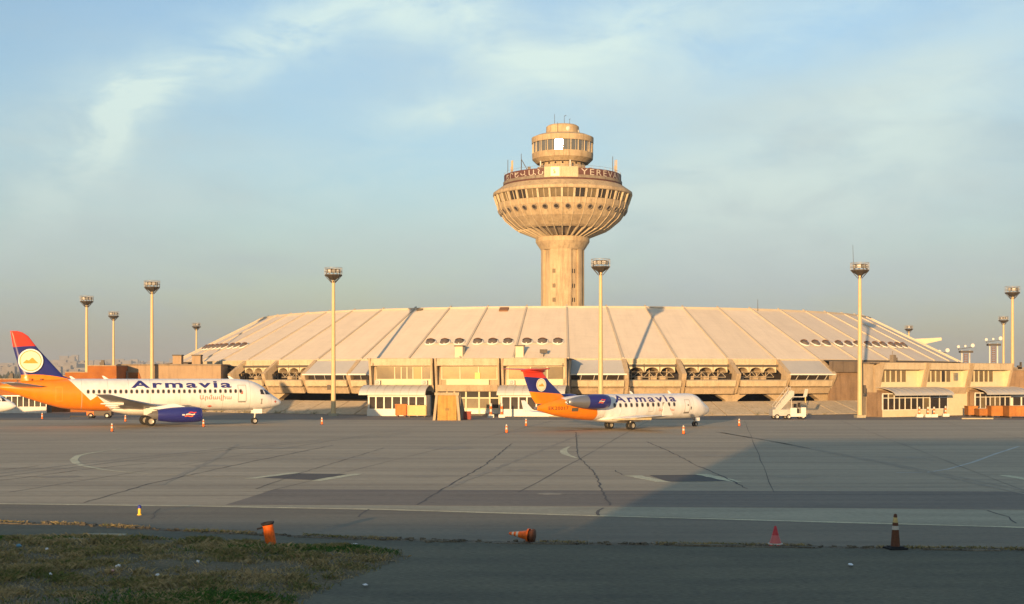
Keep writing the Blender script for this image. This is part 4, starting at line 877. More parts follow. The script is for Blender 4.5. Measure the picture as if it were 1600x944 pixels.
# ------------------------------------------------------------------ aircraft (local x forward from the tail, local -y to starboard)
def band_mat(name, entries, axis_fn, base='constant'):
    """paint whose colour bands are bounded along one axis of the aircraft itself"""
    m = bpy.data.materials.new(name); m.use_nodes = True; nt = m.node_tree; N = nt.nodes; L = nt.links; b = N['Principled BSDF']
    b.inputs['Roughness'].default_value = .28; b.inputs['Specular IOR Level'].default_value = .5
    tc = N.new('ShaderNodeTexCoord'); sp = N.new('ShaderNodeSeparateXYZ'); L.new(tc.outputs['Object'], sp.inputs[0])
    v = axis_fn(N, L, sp); r = N.new('ShaderNodeValToRGB'); r.color_ramp.interpolation = 'CONSTANT'; L.new(v, r.inputs[0]); e = r.color_ramp.elements
    e[0].position = 0; e[0].color = (*entries[0][1], 1); e[1].position = entries[1][0]; e[1].color = (*entries[1][1], 1)
    for p, c in entries[2:]: k = r.color_ramp.elements.new(p); k.color = (*c, 1)
    n = N.new('ShaderNodeTexNoise'); n.inputs['Scale'].default_value = 1.2; n.inputs['Detail'].default_value = 6; gm_ = N.new('ShaderNodeMapping'); gm_.inputs[3].default_value = (1.3, 1, .35); L.new(tc.outputs['Object'], gm_.inputs[0]); L.new(gm_.outputs[0], n.inputs[0])
    rr = N.new('ShaderNodeMapRange'); rr.inputs[1].default_value = .3; rr.inputs[2].default_value = .75; rr.inputs[3].default_value = 1; rr.inputs[4].default_value = .82; L.new(n.outputs[0], rr.inputs[0])
    mx = N.new('ShaderNodeMix'); mx.data_type = 'RGBA'; mx.blend_type = 'MULTIPLY'; mx.inputs[0].default_value = 1; L.new(r.outputs[0], mx.inputs[6]); L.new(rr.outputs[0], mx.inputs[7])
    L.new(mx.outputs[2], b.inputs['Base Color']); return m
WHT, ORG, BLU, RED = (.80,.78,.74), (.83,.235,.008), (.022,.026,.17), (.70,.05,.022)
def mth(N, L, op, a, b):
    n = N.new('ShaderNodeMath'); n.operation = op
    for i, v in enumerate((a, b)):
        if isinstance(v, (int, float)): n.inputs[i].default_value = v
        else: L.new(v, n.inputs[i])
    return n.outputs[0]
def livery_body(name, pts):
    """orange below a border line given as (station, height) points, white above and ahead of it"""
    def fn(N, L, sp):
        u0, u1 = pts[0][0], pts[-1][0]; r = N.new('ShaderNodeValToRGB'); mr = N.new('ShaderNodeMapRange'); mr.inputs[1].default_value = u0; mr.inputs[2].default_value = u1
        L.new(sp.outputs[0], mr.inputs[0]); L.new(mr.outputs[0], r.inputs[0]); e = r.color_ramp.elements; f = lambda z: (z/20, z/20, z/20, 1)
        e[0].position = 0; e[0].color = f(pts[0][1]); e[1].position = 1; e[1].color = f(pts[-1][1])
        for u, z in pts[1:-1]: k = r.color_ramp.elements.new((u-u0)/(u1-u0)); k.color = f(z)
        d = mth(N, L, 'SUBTRACT', sp.outputs[2], mth(N, L, 'MULTIPLY', r.outputs[0], 20.0))
        return mth(N, L, 'ADD', mth(N, L, 'MULTIPLY', d, .02), .5)
    return band_mat(name, [(0, ORG), (.5, WHT)], fn)
class Fuselage:
    def __init__(s, u, zt, zb, hw): s.zt = pchip(*zip(*zt)); s.zb = pchip(*zip(*zb)); s.hw = pchip(*zip(*hw)); s.u0, s.u1 = u
    def pt(s, u, th, off=0):
        zt, zb, hw = s.zt(u), s.zb(u), s.hw(u); zc, hh = (zt+zb)/2, (zt-zb)/2
        c, sn = math.cos(th), math.sin(th); n = Vector((0, -sn/max(hw,.01), c/max(hh,.01))).normalized()
        return Vector((u, -hw*sn, zc+hh*c))+n*off
    def at_z(s, u, z, off=.012):
        zt, zb = s.zt(u), s.zb(u); zc, hh = (zt+zb)/2, (zt-zb)/2
        return s.pt(u, math.acos(max(-1, min(1, (z-zc)/hh))), off)
    def mesh(s, name, m, n=40, k=90):
        mb = MB(); us = [s.u0+(s.u1-s.u0)*(.5-.5*math.cos(math.pi*i/k)) for i in range(k+1)]; vs = []
        for u in us: vs += [s.pt(u, 2*math.pi*j/n) for j in range(n)]
        fs = [(i*n+j, (i+1)*n+j, (i+1)*n+(j+1) % n, i*n+(j+1) % n) for i in range(k) for j in range(n)]
        mb.add(vs, fs, 0, True); mb.add([s.pt(s.u0, 2*math.pi*j/n) for j in range(n)], [tuple(range(n))], 0); return mb
    def patch(s, name, loop, m, parent, off=.012, grid=6):
        """a painted or glazed patch that follows the skin; loop of (u, z)"""
        mb = MB(); cu = sum(p[0] for p in loop)/len(loop); cz = sum(p[1] for p in loop)/len(loop); n = len(loop); vs = []
        for i in range(1, grid+1): vs += [s.at_z(cu+(u-cu)*i/grid, cz+(z-cz)*i/grid, off) for u, z in loop]
        vs.append(s.at_z(cu, cz, off)); c = len(vs)-1
        fs = [(c, (j+1) % n, j) for j in range(n)]+[(i*n+j, i*n+(j+1) % n, (i+1)*n+(j+1) % n, (i+1)*n+j) for i in range(grid-1) for j in range(n)]
        mb.add(vs, fs, 0, True); o = mb.build(name, m, parent); return o
    def outline(s, name, loop, w, m, parent, off=.014):
        mb = MB(); P = []
        for a, b in zip(loop, loop[1:]+loop[:1]):
            k = max(2, int(math.hypot(a[0]-b[0], a[1]-b[1])/.25)); P += [(a[0]+(b[0]-a[0])*i/k, a[1]+(b[1]-a[1])*i/k) for i in range(k)]
        cu = sum(p[0] for p in loop)/len(loop); cz = sum(p[1] for p in loop)/len(loop); n = len(P); vs = []
        for u, z in P: vs += [s.at_z(u, z, off), s.at_z(u+(w if u < cu else -w), z+(w if z < cz else -w), off)]
        mb.add(vs, [(2*i, 2*i+1, (2*i+3) % (2*n), (2*i+2) % (2*n)) for i in range(n)]); return mb.build(name, m, parent)
FOIL = [(0,0),(.02,.22),(.08,.40),(.2,.5),(.4,.48),(.65,.32),(.85,.15),(1,.02),(1,-.02),(.8,-.12),(.5,-.26),(.25,-.32),(.08,-.26),(.02,-.14)]
def wing_mesh(secs, axis='y'):
    """secs: (x_le, span, height, chord, thickness); x runs aft as x_le - chord"""
    mb = MB(); n = len(FOIL); vs = []
    for x, y, z, c, t in secs:
        for f, h in FOIL: vs.append((x-f*c, y, z+h*t) if axis == 'y' else (x-f*c, h*t, y))
    fs = [(i*n+j, i*n+(j+1) % n, (i+1)*n+(j+1) % n, (i+1)*n+j) for i in range(len(secs)-1) for j in range(n)]
    mb.add(vs, fs, 0, True); mb.add(vs[:n], [tuple(range(n))]); mb.add(vs[-n:], [tuple(range(n-1,-1,-1))]); return mb
def wheel(parent, x, y, r, w):
    mb = MB(); mt = Matrix.Translation((x,y,r)) @ Matrix.Rotation(R(90),4,'X')
    mb.lathe([(r*.55,-w/2),(r*.9,-w/2),(r,-w*.3),(r,w*.3),(r*.9,w/2),(r*.55,w/2)], 24, mtx=mt); t = mb.build('tyre', M['tyre'], parent)
    mb = MB(); mb.lathe([(r*.56,-w*.45),(r*.35,-w*.3),(.02,-w*.32)], 20, mtx=mt); mb.lathe([(.02,w*.32),(r*.35,w*.3),(r*.56,w*.45)], 20, mtx=mt); mb.build('rim', M['hub'], parent)
def emblem(parent, u, z, y, r):
    """white disc, gold ring and twin mountain, on both sides of the fin"""
    for s in (-1, 1):
        fl = s < 0
        f = lambda a, b, o: Vector((u+a, s*(y+o), z+b))
        def face(name, rr, o, m, pts=None):
            mb = MB(); P = pts or [(rr*math.cos(2*math.pi*i/40), rr*math.sin(2*math.pi*i/40)) for i in range(40)]
            mb.add([f(a, b, o) for a, b in P], [tuple(range(len(P))) if fl else tuple(range(len(P)-1,-1,-1))]); return mb.build(name, m, parent)
        face('emblem_disc', r, .02, M['aircraft_white']); face('emblem_ring', r*.88, .026, M['gold']); face('emblem_field', r*.81, .032, M['emblem_cream'])
        face('emblem_mountain', 0, .038, M['gold'], [(-.64*r,-.22*r),(.62*r,-.22*r),(.16*r,.26*r),(.08*r,.24*r),(-.14*r,.02*r),(-.34*r,.08*r)] if fl else [(-.64*r,-.22*r),(-.34*r,.08*r),(-.14*r,.02*r),(.08*r,.24*r),(.16*r,.26*r),(.62*r,-.22*r)])
def nacelle_mark(parent, cx, cy, cz, rad, s):
    """three waving ribbons, red, pale and orange, on the outer side of the cowling"""
    for k, m, x0, x1 in ((0,'aircraft_red',-.30,1.0),(1,'emblem_cream',-.8,.75),(2,'cone_orange',-1.0,.45)):
        mb = MB(); vs = []; n = 14
        for i in range(n+1):
            f = i/n; x = cx+(x0+(x1-x0)*f)*s; w = math.sin(f*6.2)*.07
            for t in (0, .17): h = (.42-.30*k+w-t+.10*f)*s*1.05; r_ = rad(x)+.014; vs.append(Vector((x, cy-math.sqrt(max(.01, r_*r_-h*h)), cz+h)))
        mb.add(vs, [(2*i, 2*i+1, 2*i+3, 2*i+2) for i in range(n)]); mb.build('cowling_mark', M[m], parent)

# ---- big airliner on the left
p1 = thing('passenger_jet', 'white airliner with orange rear and blue engine, parked broadside on the left', 'airplane', (-54.5,143.0,0), R(22.9), 'parked airliners')
F1 = Fuselage((0,30.32), [(0,4.5),(1,4.72),(3,4.98),(6,5.12),(8,5.16),(24.5,5.16),(26.3,5.02),(27.2,4.78),(27.9,4.42),(28.6,3.82),(29.3,3.28),(29.9,2.88),(30.2,2.62),(30.32,2.38)],
    [(0,4.05),(1,3.72),(2.4,3.2),(4.5,2.48),(6.6,1.93),(9.5,1.68),(11,1.64),(26.5,1.66),(28,1.72),(29,1.84),(29.7,2.0),(30.15,2.2),(30.32,2.38)],
    [(0,.2),(2,.72),(4,1.1),(7,1.5),(10,1.72),(25,1.72),(26.5,1.66),(28,1.36),(29,.98),(29.7,.6),(30.15,.28),(30.32,.02)])
b1 = F1.mesh('fuselage', None).build('fuselage', livery_body('airliner livery', [(5.6,6.4),(6.95,5.05),(9.1,2.84),(9.8,3.32),(11.4,1.63),(11.9,1.0)]), p1)
# fin with red tip, blue middle and orange foot
def fin_axis(kx, x0, sag):
    def fn(N, L, sp):
        d = mth(N, L, 'SUBTRACT', sp.outputs[0], x0); c = mth(N, L, 'MULTIPLY', mth(N, L, 'MULTIPLY', d, d), sag)
        v = mth(N, L, 'ADD', mth(N, L, 'ADD', sp.outputs[2], mth(N, L, 'MULTIPLY', d, kx)), c); return mth(N, L, 'MULTIPLY', v, .05)
    return fn
fm1 = band_mat('airliner fin', [(0, ORG), (5.62/20, BLU), (8.62/20, RED)], fin_axis(.02, 3.6, .035))
w = wing_mesh([(8.4,4.6,0,6.6,.7),(7.6,5.0,0,5.5,.62),(6.45,5.45,0,4.3,.56),(3.85,8.4,0,2.5,.36),(2.85,9.75,0,1.72,.26),(2.3,10.12,0,1.22,.2),(1.75,10.28,0,.72,.12)], 'z'); w.build('fin', fm1, p1)
emblem(p1, 3.08, 7.1, .30, 1.27)
for s in (-1, 1):
    wm = wing_mesh([(17.6,s*1.4,1.95,6.2,.85),(15.4,s*5.0,2.30,3.9,.5),(12.3,s*9.8,2.95,2.4,.3),(9.95,s*13.6,3.55,1.45,.16),(9.3,s*13.95,3.62,1.0,.08)])
    wm.build('wing', M['aircraft_grey'], p1)
    ht = wing_mesh([(4.6,s*.5,4.25,3.1,.34),(1.6,s*4.9,4.75,1.4,.16),(1.3,s*5.05,4.77,.9,.08)]); ht.build('tailplane', M['aircraft_grey'], p1)
    for xx, yy, ln in ((12.6,3.3,3.2),(11.6,5.6,2.8),(10.6,8.3,2.3)):
        f = MB(); f.tube((xx+ln*.5,s*yy,1.95+.08*yy),(xx-ln*.5,s*yy,1.75+.1*yy),.20,.05,8); f.build('flap_fairing', M['aircraft_white'], p1)
    # engine
    ez = 1.26; ey = s*4.35
    mt = Matrix.Translation((0, ey, ez)) @ Matrix.Rotation(R(90), 4, 'Y')
    NAC = [(20.35,.72),(20.2,.80),(19.6,.86),(18.4,.88),(17.2,.82),(16.0,.66),(15.75,.60)]
    nf = pchip([p[0] for p in NAC[::-1]], [p[1] for p in NAC[::-1]])
    mb = MB(); mb.lathe([(r, x) for x, r in NAC], 40, mtx=mt); nac = mb.build('engine_cowling', M['aircraft_blue'], p1)
    mb = MB(); mb.lathe([(.72,20.35),(.745,20.42),(.70,20.46),(.64,20.35),(.62,19.6)], 40, mtx=mt); mb.build('intake_lip', M['aircraft_blue'], nac)
    mb = MB(); mb.lathe([(.62,19.6),(.02,19.9)], 24, mtx=mt); mb.build('fan', M['steel'], nac)
    mb = MB(); mb.lathe([(.60,15.75),(.48,16.1),(.40,15.2),(.30,15.2),(.02,14.6)], 28, mtx=mt); mb.build('exhaust_cone', M['exhaust'], nac)
    mb = MB(); mb.prism([(19.3,1.95),(17.6,2.45),(14.2,2.25),(14.6,1.9),(16.5,1.85)], lambda x, z: Vector((x,ey-.17,z)), lambda x, z: Vector((x,ey+.17,z))); mb.build('engine_pylon', M['aircraft_white'], p1)
    if s < 0:
        nacelle_mark(nac, 19.15, ey, ez, nf, .62)
        mb = MB(); mb.add([(18.25,ey-nf(18.2)-.012,ez-.07),(18.55,ey-nf(18.2)-.012,ez-.07),(18.55,ey-nf(18.2)-.012,ez+.08),(18.25,ey-nf(18.2)-.012,ez+.08)], [(0,1,2,3)]); mb.build('vent', M['lamp_white'], nac)
    # main gear
    mb = MB(); mb.tube((15.3,s*2.3,.5),(15.4,s*2.2,2.2),.13,.16,10); mb.tube((15.3,s*2.3,1.1),(16.5,s*1.5,2.0),.07,n=8); mb.tube((15.3,s*1.85,.5),(15.3,s*2.75,.5),.1,n=10); gr = mb.build('main_gear', M['hub'], p1)
    for q in (-.36, .36): wheel(gr, 15.3, s*2.3+q, .53, .34)
    mb = MB(); mb.box(14.5,16.0,s*2.95-.02,s*2.95+.03,1.25,2.2); mb.build('gear_door', M['aircraft_white'], gr)
mb = MB()
fair = [(10.6,.02,.02),(11.6,.9,.35),(13.2,1.75,.62),(15.5,1.95,.75),(17.5,1.85,.68),(19.2,1.2,.4),(20.3,.05,.05)]
vs = []
for u, hw_, h_ in fair: vs += [Vector((u, -hw_*math.sin(2*math.pi*j/20), 1.98+h_*math.cos(2*math.pi*j/20)*(1.25 if math.cos(2*math.pi*j/20) < 0 else .6))) for j in range(20)]
mb.add(vs, [(i*20+j, (i+1)*20+j, (i+1)*20+(j+1) % 20, i*20+(j+1) % 20) for i in range(len(fair)-1) for j in range(20)], 0, True); mb.build('wing_fairing', M['aircraft_white'], p1)
# nose gear with its white door plate
mb = MB(); mb.tube((27.2,0,.4),(27.35,0,1.75),.10,.13,10); mb.tube((27.2,0,.9),(27.9,0,1.7),.05,n=8); mb.tube((27.2,-.3,.36),(27.2,.3,.36),.07,n=8); ng = mb.build('nose_gear', M['hub'], p1)
for q in (-.2,.2): wheel(ng, 27.2, q, .36, .2)
mb = MB(); mb.box(26.95,27.95,-.62,-.58,1.22,1.74); mb.build('gear_door', M['aircraft_white'], ng); mb = MB(); mb.box(26.95,27.95,.58,.62,1.22,1.74); mb.build('gear_door', M['aircraft_white'], ng)
# cabin windows
def cabin_windows(F, par, us, z, w, h, m, rim=None):
    lp = lambda u0, k: [(u0+w/2*k*math.copysign(abs(math.cos(t))**.7, math.cos(t)), z+h/2*k*math.copysign(abs(math.sin(t))**.7, math.sin(t))) for t in np.linspace(0, 2*math.pi, 12, endpoint=False)]
    first = None
    for u in us:
        if u < 10.6 or first is None:            # the rear fuselage still tapers: those windows are shaped singly
            o = F.patch('cabin_window', lp(u, 1), m, par, .018, 2); rr = F.patch('window_rim', lp(u, 1.35), rim, o, .011, 2)
            if u >= 10.6: first = (u, o, rr)
        else:
            c = place(first[1].data, 'cabin_window', par, (u-first[0],0,0)); place(first[2].data, 'window_rim', c)
us = [8.85+.567*i for i in range(30)]
cabin_windows(F1, p1, us, 3.77, .25, .36, M['glass'], M['line_grey'])
# cockpit glazing: side panes wrap to the windscreen
for lp in ([(27.62,3.40),(27.55,3.92),(27.9,3.95),(28.12,3.38)], [(28.24,3.38),(28.02,3.97),(28.38,3.96),(28.86,3.40),(28.7,3.36)], [(28.92,3.42),(28.46,3.97),(28.60,3.98),(29.06,3.48)]): F1.patch('cockpit_window', lp, M['glass'], p1, .016, 4)
door = [(25.0,2.62),(25.95,2.62),(25.95,4.46),(25.0,4.46)]
F1.outline('door', door, .05, M['line_grey'], p1); F1.patch('door_sill', [(25.05,2.52),(25.9,2.52),(25.9,2.6),(25.05,2.6)], M['steel'], p1, .02, 2)
F1.patch('door_sign', [(25.3,3.45),(25.55,3.45),(25.55,3.8),(25.3,3.8)], M['letter_red'], p1, .018, 2)
F1.outline('door', [(5.55,2.75),(6.25,2.75),(6.25,4.3),(5.55,4.3)], .05, M['gold'], p1)
F1.patch('red_mark', [(21.6,2.12),(21.95,2.22),(22.2,2.1),(21.95,1.98)], M['letter_red'], p1, .018, 2); F1.patch('red_mark', [(29.3,2.55),(29.45,2.7),(29.6,2.55),(29.45,2.4)], M['letter_red'], p1, .018, 2)
F1.patch('red_mark', [(27.65,2.3),(27.85,2.3),(27.85,2.9),(27.65,2.9)], M['line_grey'], p1, .018, 2)
text_obj('airline_lettering', 'Armavia', lambda s, t: F1.at_z(13.35+10.95*s, 4.14+.80*t, .02), M['letter_blue'], p1, bold=.028, spacing=1.22, cuts=8)
text_obj('airline_lettering', 'Արմավիա', lambda s, t: F1.at_z(20.75+3.5*s, 2.72+.66*t, .02), M['letter_red'], p1, bold=.006, spacing=1.05, cuts=6)
for u, z in ((7.3,5.12),(10.7,5.16),(24.4,5.16)):
    mb = MB(); mb.hexa([(u,-.03,z-.05),(u+.5,-.03,z-.05),(u+.5,.03,z-.05),(u,.03,z-.05)], [(u-.25,-.015,z+.32),(u-.05,-.015,z+.32),(u-.05,.015,z+.32),(u-.25,.015,z+.32)]); mb.build('blade_aerial', M['aircraft_white'], p1)
mb = MB(); mb.lathe([(.22,0),(.22,-.5),(.14,-.7)], 16, mtx=Matrix.Translation((.02,0,4.28)) @ Matrix.Rotation(R(90),4,'Y')); mb.build('exhaust_outlet', M['exhaust'], p1)
for u in (3.0, 4.1): mb = MB(); mb.box(u-.06,u+.06,-.5,-.35,5.0,5.2); mb.build('vent', M['gutter'], p1)

def seams(F, par, us, m):
    mb = MB()
    for u in us:
        k = 48; vs = []
        for i in range(k): t = 2*math.pi*i/k; vs += [F.pt(u, t, .006), F.pt(u+.035, t, .006)]
        mb.add(vs, [(2*i, 2*i+1, (2*i+3) % (2*k), (2*i+2) % (2*k)) for i in range(k)], 0, True)
    tag(mb.build('skin_seam', m, par), kind='stuff')
M['seam'] = mat('skin seam', (.52,.49,.45), .5); seams(F1, p1, (8.2,10.9,13.1,15.4,18.6,20.9,23.3,26.4,28.9), M['seam'])
# ---- smaller jet at the centre, tail towards the camera
p2 = thing('passenger_jet', 'smaller rear engined airliner with a high red tailplane, parked in front of the pavilion', 'airplane', (1.16,130.0,0), R(40), 'parked airliners')
F2 = Fuselage((1.6,26.62), [(1.6,2.45),(3,2.95),(5,3.34),(7.5,3.54),(10,3.6),(23,3.6),(24,3.46),(24.6,3.12),(25.2,2.72),(25.8,2.4),(26.3,2.1),(26.62,1.78)],
    [(1.6,2.1),(4.2,1.5),(6.8,1.14),(9,.97),(11,.92),(23.2,.92),(24.5,.98),(25.6,1.18),(26.3,1.46),(26.62,1.78)],
    [(1.6,.18),(3,.52),(5,.9),(7.5,1.2),(10,1.34),(23,1.34),(24.2,1.2),(25.4,.8),(26.2,.4),(26.62,.02)])
F2.mesh('fuselage', None).build('fuselage', livery_body('regional livery', [(3.6,4.2),(4.2,3.6),(5.4,2.75),(8.5,2.2),(8.75,1.6),(8.85,.4)]), p2)
fm2 = band_mat('regional fin', [(0, ORG), (3.86/20, BLU), (5.28/20, RED)], fin_axis(.06, 1.2, .0))
w = wing_mesh([(6.4,2.75,0,4.9,.5),(5.2,3.4,0,4.25,.46),(3.3,4.9,0,3.1,.36),(2.35,5.85,0,2.5,.3)], 'z'); w.build('fin', fm2, p2)
emblem(p2, 2.02, 4.58, .215, .64)
mb = MB(); mb.lathe([(.03,2.75),(.17,2.4),(.24,1.6),(.22,.6),(.06,-.35)], 20, mtx=Matrix.Translation((0,0,5.95)) @ Matrix.Rotation(R(90),4,'Y')); mb.build('tail_bullet', M['aircraft_red'], p2)
for s in (-1, 1):
    wing_mesh([(2.3,s*.1,6.02,2.1,.26),(.75,s*2.95,6.14,1.1,.13),(.5,s*3.12,6.15,.8,.06)]).build('tailplane', M['aircraft_red'], p2)
    wm = wing_mesh([(15.6,s*1.0,1.12,5.6,.6),(13.7,s*4.2,1.28,3.4,.4),(11.6,s*7.4,1.5,2.3,.26),(10.05,s*10.1,1.70,1.4,.14)]).build('wing', M['aircraft_white'], p2)
    wl = MB(); q = [(10.05,1.70),(9.45,2.35),(9.0,2.86),(8.55,2.86),(8.6,2.2),(8.65,1.66)]
    wl.prism(q, lambda x, z: Vector((x, s*(10.1+.25*(z-1.66)), z)), lambda x, z: Vector((x, s*(10.17+.25*(z-1.66)), z))); wl.build('winglet', M['aircraft_white'], wm)
    for xx, yy in ((10.6,2.6),(10.5,4.4),(10.1,6.3)):
        f = MB(); f.tube((xx+.9,s*yy,1.05+.03*yy),(xx-1.3,s*yy,.98+.04*yy),.15,.04,8); f.build('flap_fairing', M['cream'], p2)
    ey = s*2.28; ez = 2.92; mt = Matrix.Translation((0,ey,ez)) @ Matrix.Rotation(R(90),4,'Y')
    NAC = [(8.85,.60),(8.7,.68),(8.2,.74),(7.0,.74),(6.05,.66)]; nf = pchip([p[0] for p in NAC[::-1]], [p[1] for p in NAC[::-1]])
    mb = MB(); mb.lathe([(r,x) for x, r in NAC], 36, mtx=mt); nac = mb.build('engine_cowling', M['aircraft_blue'], p2)
    mb = MB(); mb.lathe([(.60,8.85),(.63,8.9),(.58,8.93),(.53,8.85),(.5,8.3)], 36, mtx=mt); mb.build('intake_lip', M['aircraft_blue'], nac)
    mb = MB(); mb.lathe([(.5,8.3),(.02,8.55)], 24, mtx=mt); mb.build('fan', M['steel'], nac)
    mb = MB(); mb.lathe([(.655,6.06),(.60,5.5),(.50,4.8),(.36,4.1),(.28,3.6),(.24,3.6),(.24,4.1)], 32, mtx=mt); mb.build('exhaust_nozzle', M['exhaust'], nac)
    mb = MB(); mb.prism([(8.5,2.95),(8.1,3.1),(5.7,3.05),(5.1,2.9),(5.7,2.75),(8.1,2.78)], lambda x, z: Vector((x,s*.9,z)), lambda x, z: Vector((x,s*1.75,z))); mb.build('engine_pylon', M['aircraft_white'], p2)
    if s < 0: nacelle_mark(nac, 7.55, ey, ez, nf, .46)
    mb = MB(); mb.tube((12.97,s*1.58,.4),(13.0,s*1.5,1.3),.09,.12,10); mb.tube((12.97,s*1.58,.7),(12.97,s*.9,1.2),.05,n=8); mb.tube((12.97,s*1.25,.4),(12.97,s*1.9,.4),.07,n=8); gr = mb.build('main_gear', M['hub'], p2)
    for q in (-.24,.24): wheel(gr, 12.97, s*1.58+q, .40, .24)
mb = MB(); vs = []
fair = [(8.6,.02,.02),(9.8,.85,.26),(11.5,1.4,.42),(13.5,1.5,.48),(15.2,1.3,.42),(16.6,.7,.22),(17.4,.03,.03)]
for u, hw_, h_ in fair: vs += [Vector((u, -hw_*math.sin(2*math.pi*j/20), 1.15+h_*math.cos(2*math.pi*j/20)*(1.15 if math.cos(2*math.pi*j/20) < 0 else .7))) for j in range(20)]
mb.add(vs, [(i*20+j, (i+1)*20+j, (i+1)*20+(j+1) % 20, i*20+(j+1) % 20) for i in range(len(fair)-1) for j in range(20)], 0, True); mb.build('wing_fairing', M['aircraft_white'], p2)
mb = MB(); mb.tube((24.35,0,.3),(24.4,0,1.05),.07,.10,10); mb.tube((24.35,-.22,.27),(24.35,.22,.27),.05,n=8); mb.tube((24.35,0,.6),(23.8,0,1.0),.04,n=8); ng = mb.build('nose_gear', M['hub'], p2)
for q in (-.15,.15): wheel(ng, 24.35, q, .27, .15)
mb = MB(); mb.box(24.0,24.7,-.4,-.37,.62,.98); mb.build('gear_door', M['aircraft_white'], ng)
cabin_windows(F2, p2, [10.95+.795*i for i in range(12)], 2.48, .30, .36, M['glass'], M['line_grey'])
for lp in ([(24.2,2.72),(24.15,3.06),(24.48,3.04),(24.62,2.70)], [(24.70,2.68),(24.55,3.03),(24.75,2.98),(25.15,2.66)]): F2.patch('cockpit_window', lp, M['glass'], p2, .014, 4)
F2.outline('door', [(21.35,1.62),(22.15,1.62),(22.15,2.95),(21.35,2.95)], .05, M['line_grey'], p2); F2.patch('door_sill', [(21.3,1.5),(22.15,1.5),(22.15,1.6),(21.3,1.6)], M['steel'], p2, .02, 2)
F2.patch('door_handle', [(21.75,2.3),(21.95,2.3),(21.95,2.45),(21.75,2.45)], M['steel'], p2, .018, 2); F2.patch('door_handle', [(22.25,1.9),(22.4,1.9),(22.4,2.2),(22.25,2.2)], M['steel'], p2, .018, 2)
F2.outline('door', [(15.9,1.75),(16.55,1.75),(16.55,2.75),(15.9,2.75)], .03, M['line_grey'], p2)
text_obj('airline_lettering', 'Armavia', lambda s, t: F2.at_z(11.1+9.0*s, 2.76+.70*t, .02), M['letter_blue'], p2, bold=.022, spacing=1.28, cuts=8)
text_obj('airline_lettering', 'Արմավիա', lambda s, t: F2.at_z(17.4+2.3*s, 1.72+.38*t, .02), M['letter_red'], p2, bold=.004, spacing=1.05, cuts=6)
text_obj('registration', 'EK20017', lambda s, t: Vector((2.75+2.25*s, -F2.hw(2.75+2.25*s)*.985-.03, 2.12+.34*t)), M['letter_dark'], p2, bold=.01, spacing=1.1, cuts=4, slices=6)
F2.patch('tail_vent', [(5.4,1.95),(6.2,1.95),(6.2,2.3),(5.4,2.3)], M['gutter'], p2, .02, 3)
for u in (14.6, 20.3): mb = MB(); z = 3.6; mb.hexa([(u,-.025,z-.05),(u+.4,-.025,z-.05),(u+.4,.025,z-.05),(u,.025,z-.05)], [(u-.22,-.012,z+.30),(u-.04,-.012,z+.30),(u-.04,.012,z+.30),(u-.22,.012,z+.30)]); mb.build('blade_aerial', M['aircraft_white'], p2)
mb = MB(); mb.lathe([(.16,0),(.16,-.3),(.1,-.4)], 14, mtx=Matrix.Translation((1.62,0,2.28)) @ Matrix.Rotation(R(90),4,'Y')); mb.build('exhaust_outlet', M['exhaust'], p2)
seams(F2, p2, (9.6,11.9,14.2,17.0,19.8,22.7,24.9), M['seam'])
# ---- nose of a third airliner, just inside the left edge
p3 = thing('passenger_jet', 'white airliner nose with dark cockpit panes, cut off by the left edge of the photo', 'airplane', (at(19.5,166)-26.6,166,0), R(3), 'parked airliners')
F3 = Fuselage((1.6,26.62), [(1.6,2.45),(5,3.3),(10,3.55),(23,3.55),(24,3.42),(24.6,3.1),(25.2,2.74),(25.8,2.44),(26.3,2.1),(26.62,1.75)], [(1.6,2.1),(6.8,1.14),(11,.92),(23.2,.92),(24.5,.98),(25.6,1.18),(26.3,1.46),(26.62,1.78-.05)], [(1.6,.18),(5,.9),(10,1.34),(23,1.34),(24.2,1.2),(25.4,.8),(26.2,.4),(26.62,.02)])
F3.mesh('fuselage', None).build('fuselage', M['aircraft_white'], p3)
for lp in ([(24.5,2.35),(24.3,2.95),(24.7,2.9),(25.0,2.35)], [(25.1,2.33),(24.8,2.88),(25.1,2.75),(25.6,2.33)]): F3.patch('cockpit_window', lp, M['glass'], p3, .014, 4)
mb = MB(); mb.tube((23,0,.3),(23,0,1.0),.08,n=8); gr = mb.build('nose_gear', M['hub'], p3)
for q in (-.15,.15): wheel(gr, 23, q, .27, .15)
for s in (-1,1):
    wing_mesh([(15.6,s*1.0,1.2,5.6,.6),(10.05,s*10.1,1.75,1.4,.14)]).build('wing', M['aircraft_white'], p3)
    mb = MB(); mb.tube((12.97,s*1.58,.4),(13,s*1.5,1.3),.1,n=8); gr = mb.build('main_gear', M['hub'], p3)
    for q in (-.24,.24): wheel(gr, 12.97, s*1.58+q, .4, .24)
wing_mesh([(6.4,2.75,0,4.9,.5),(2.35,5.85,0,2.5,.3)], 'z').build('fin', M['aircraft_white'], p3)
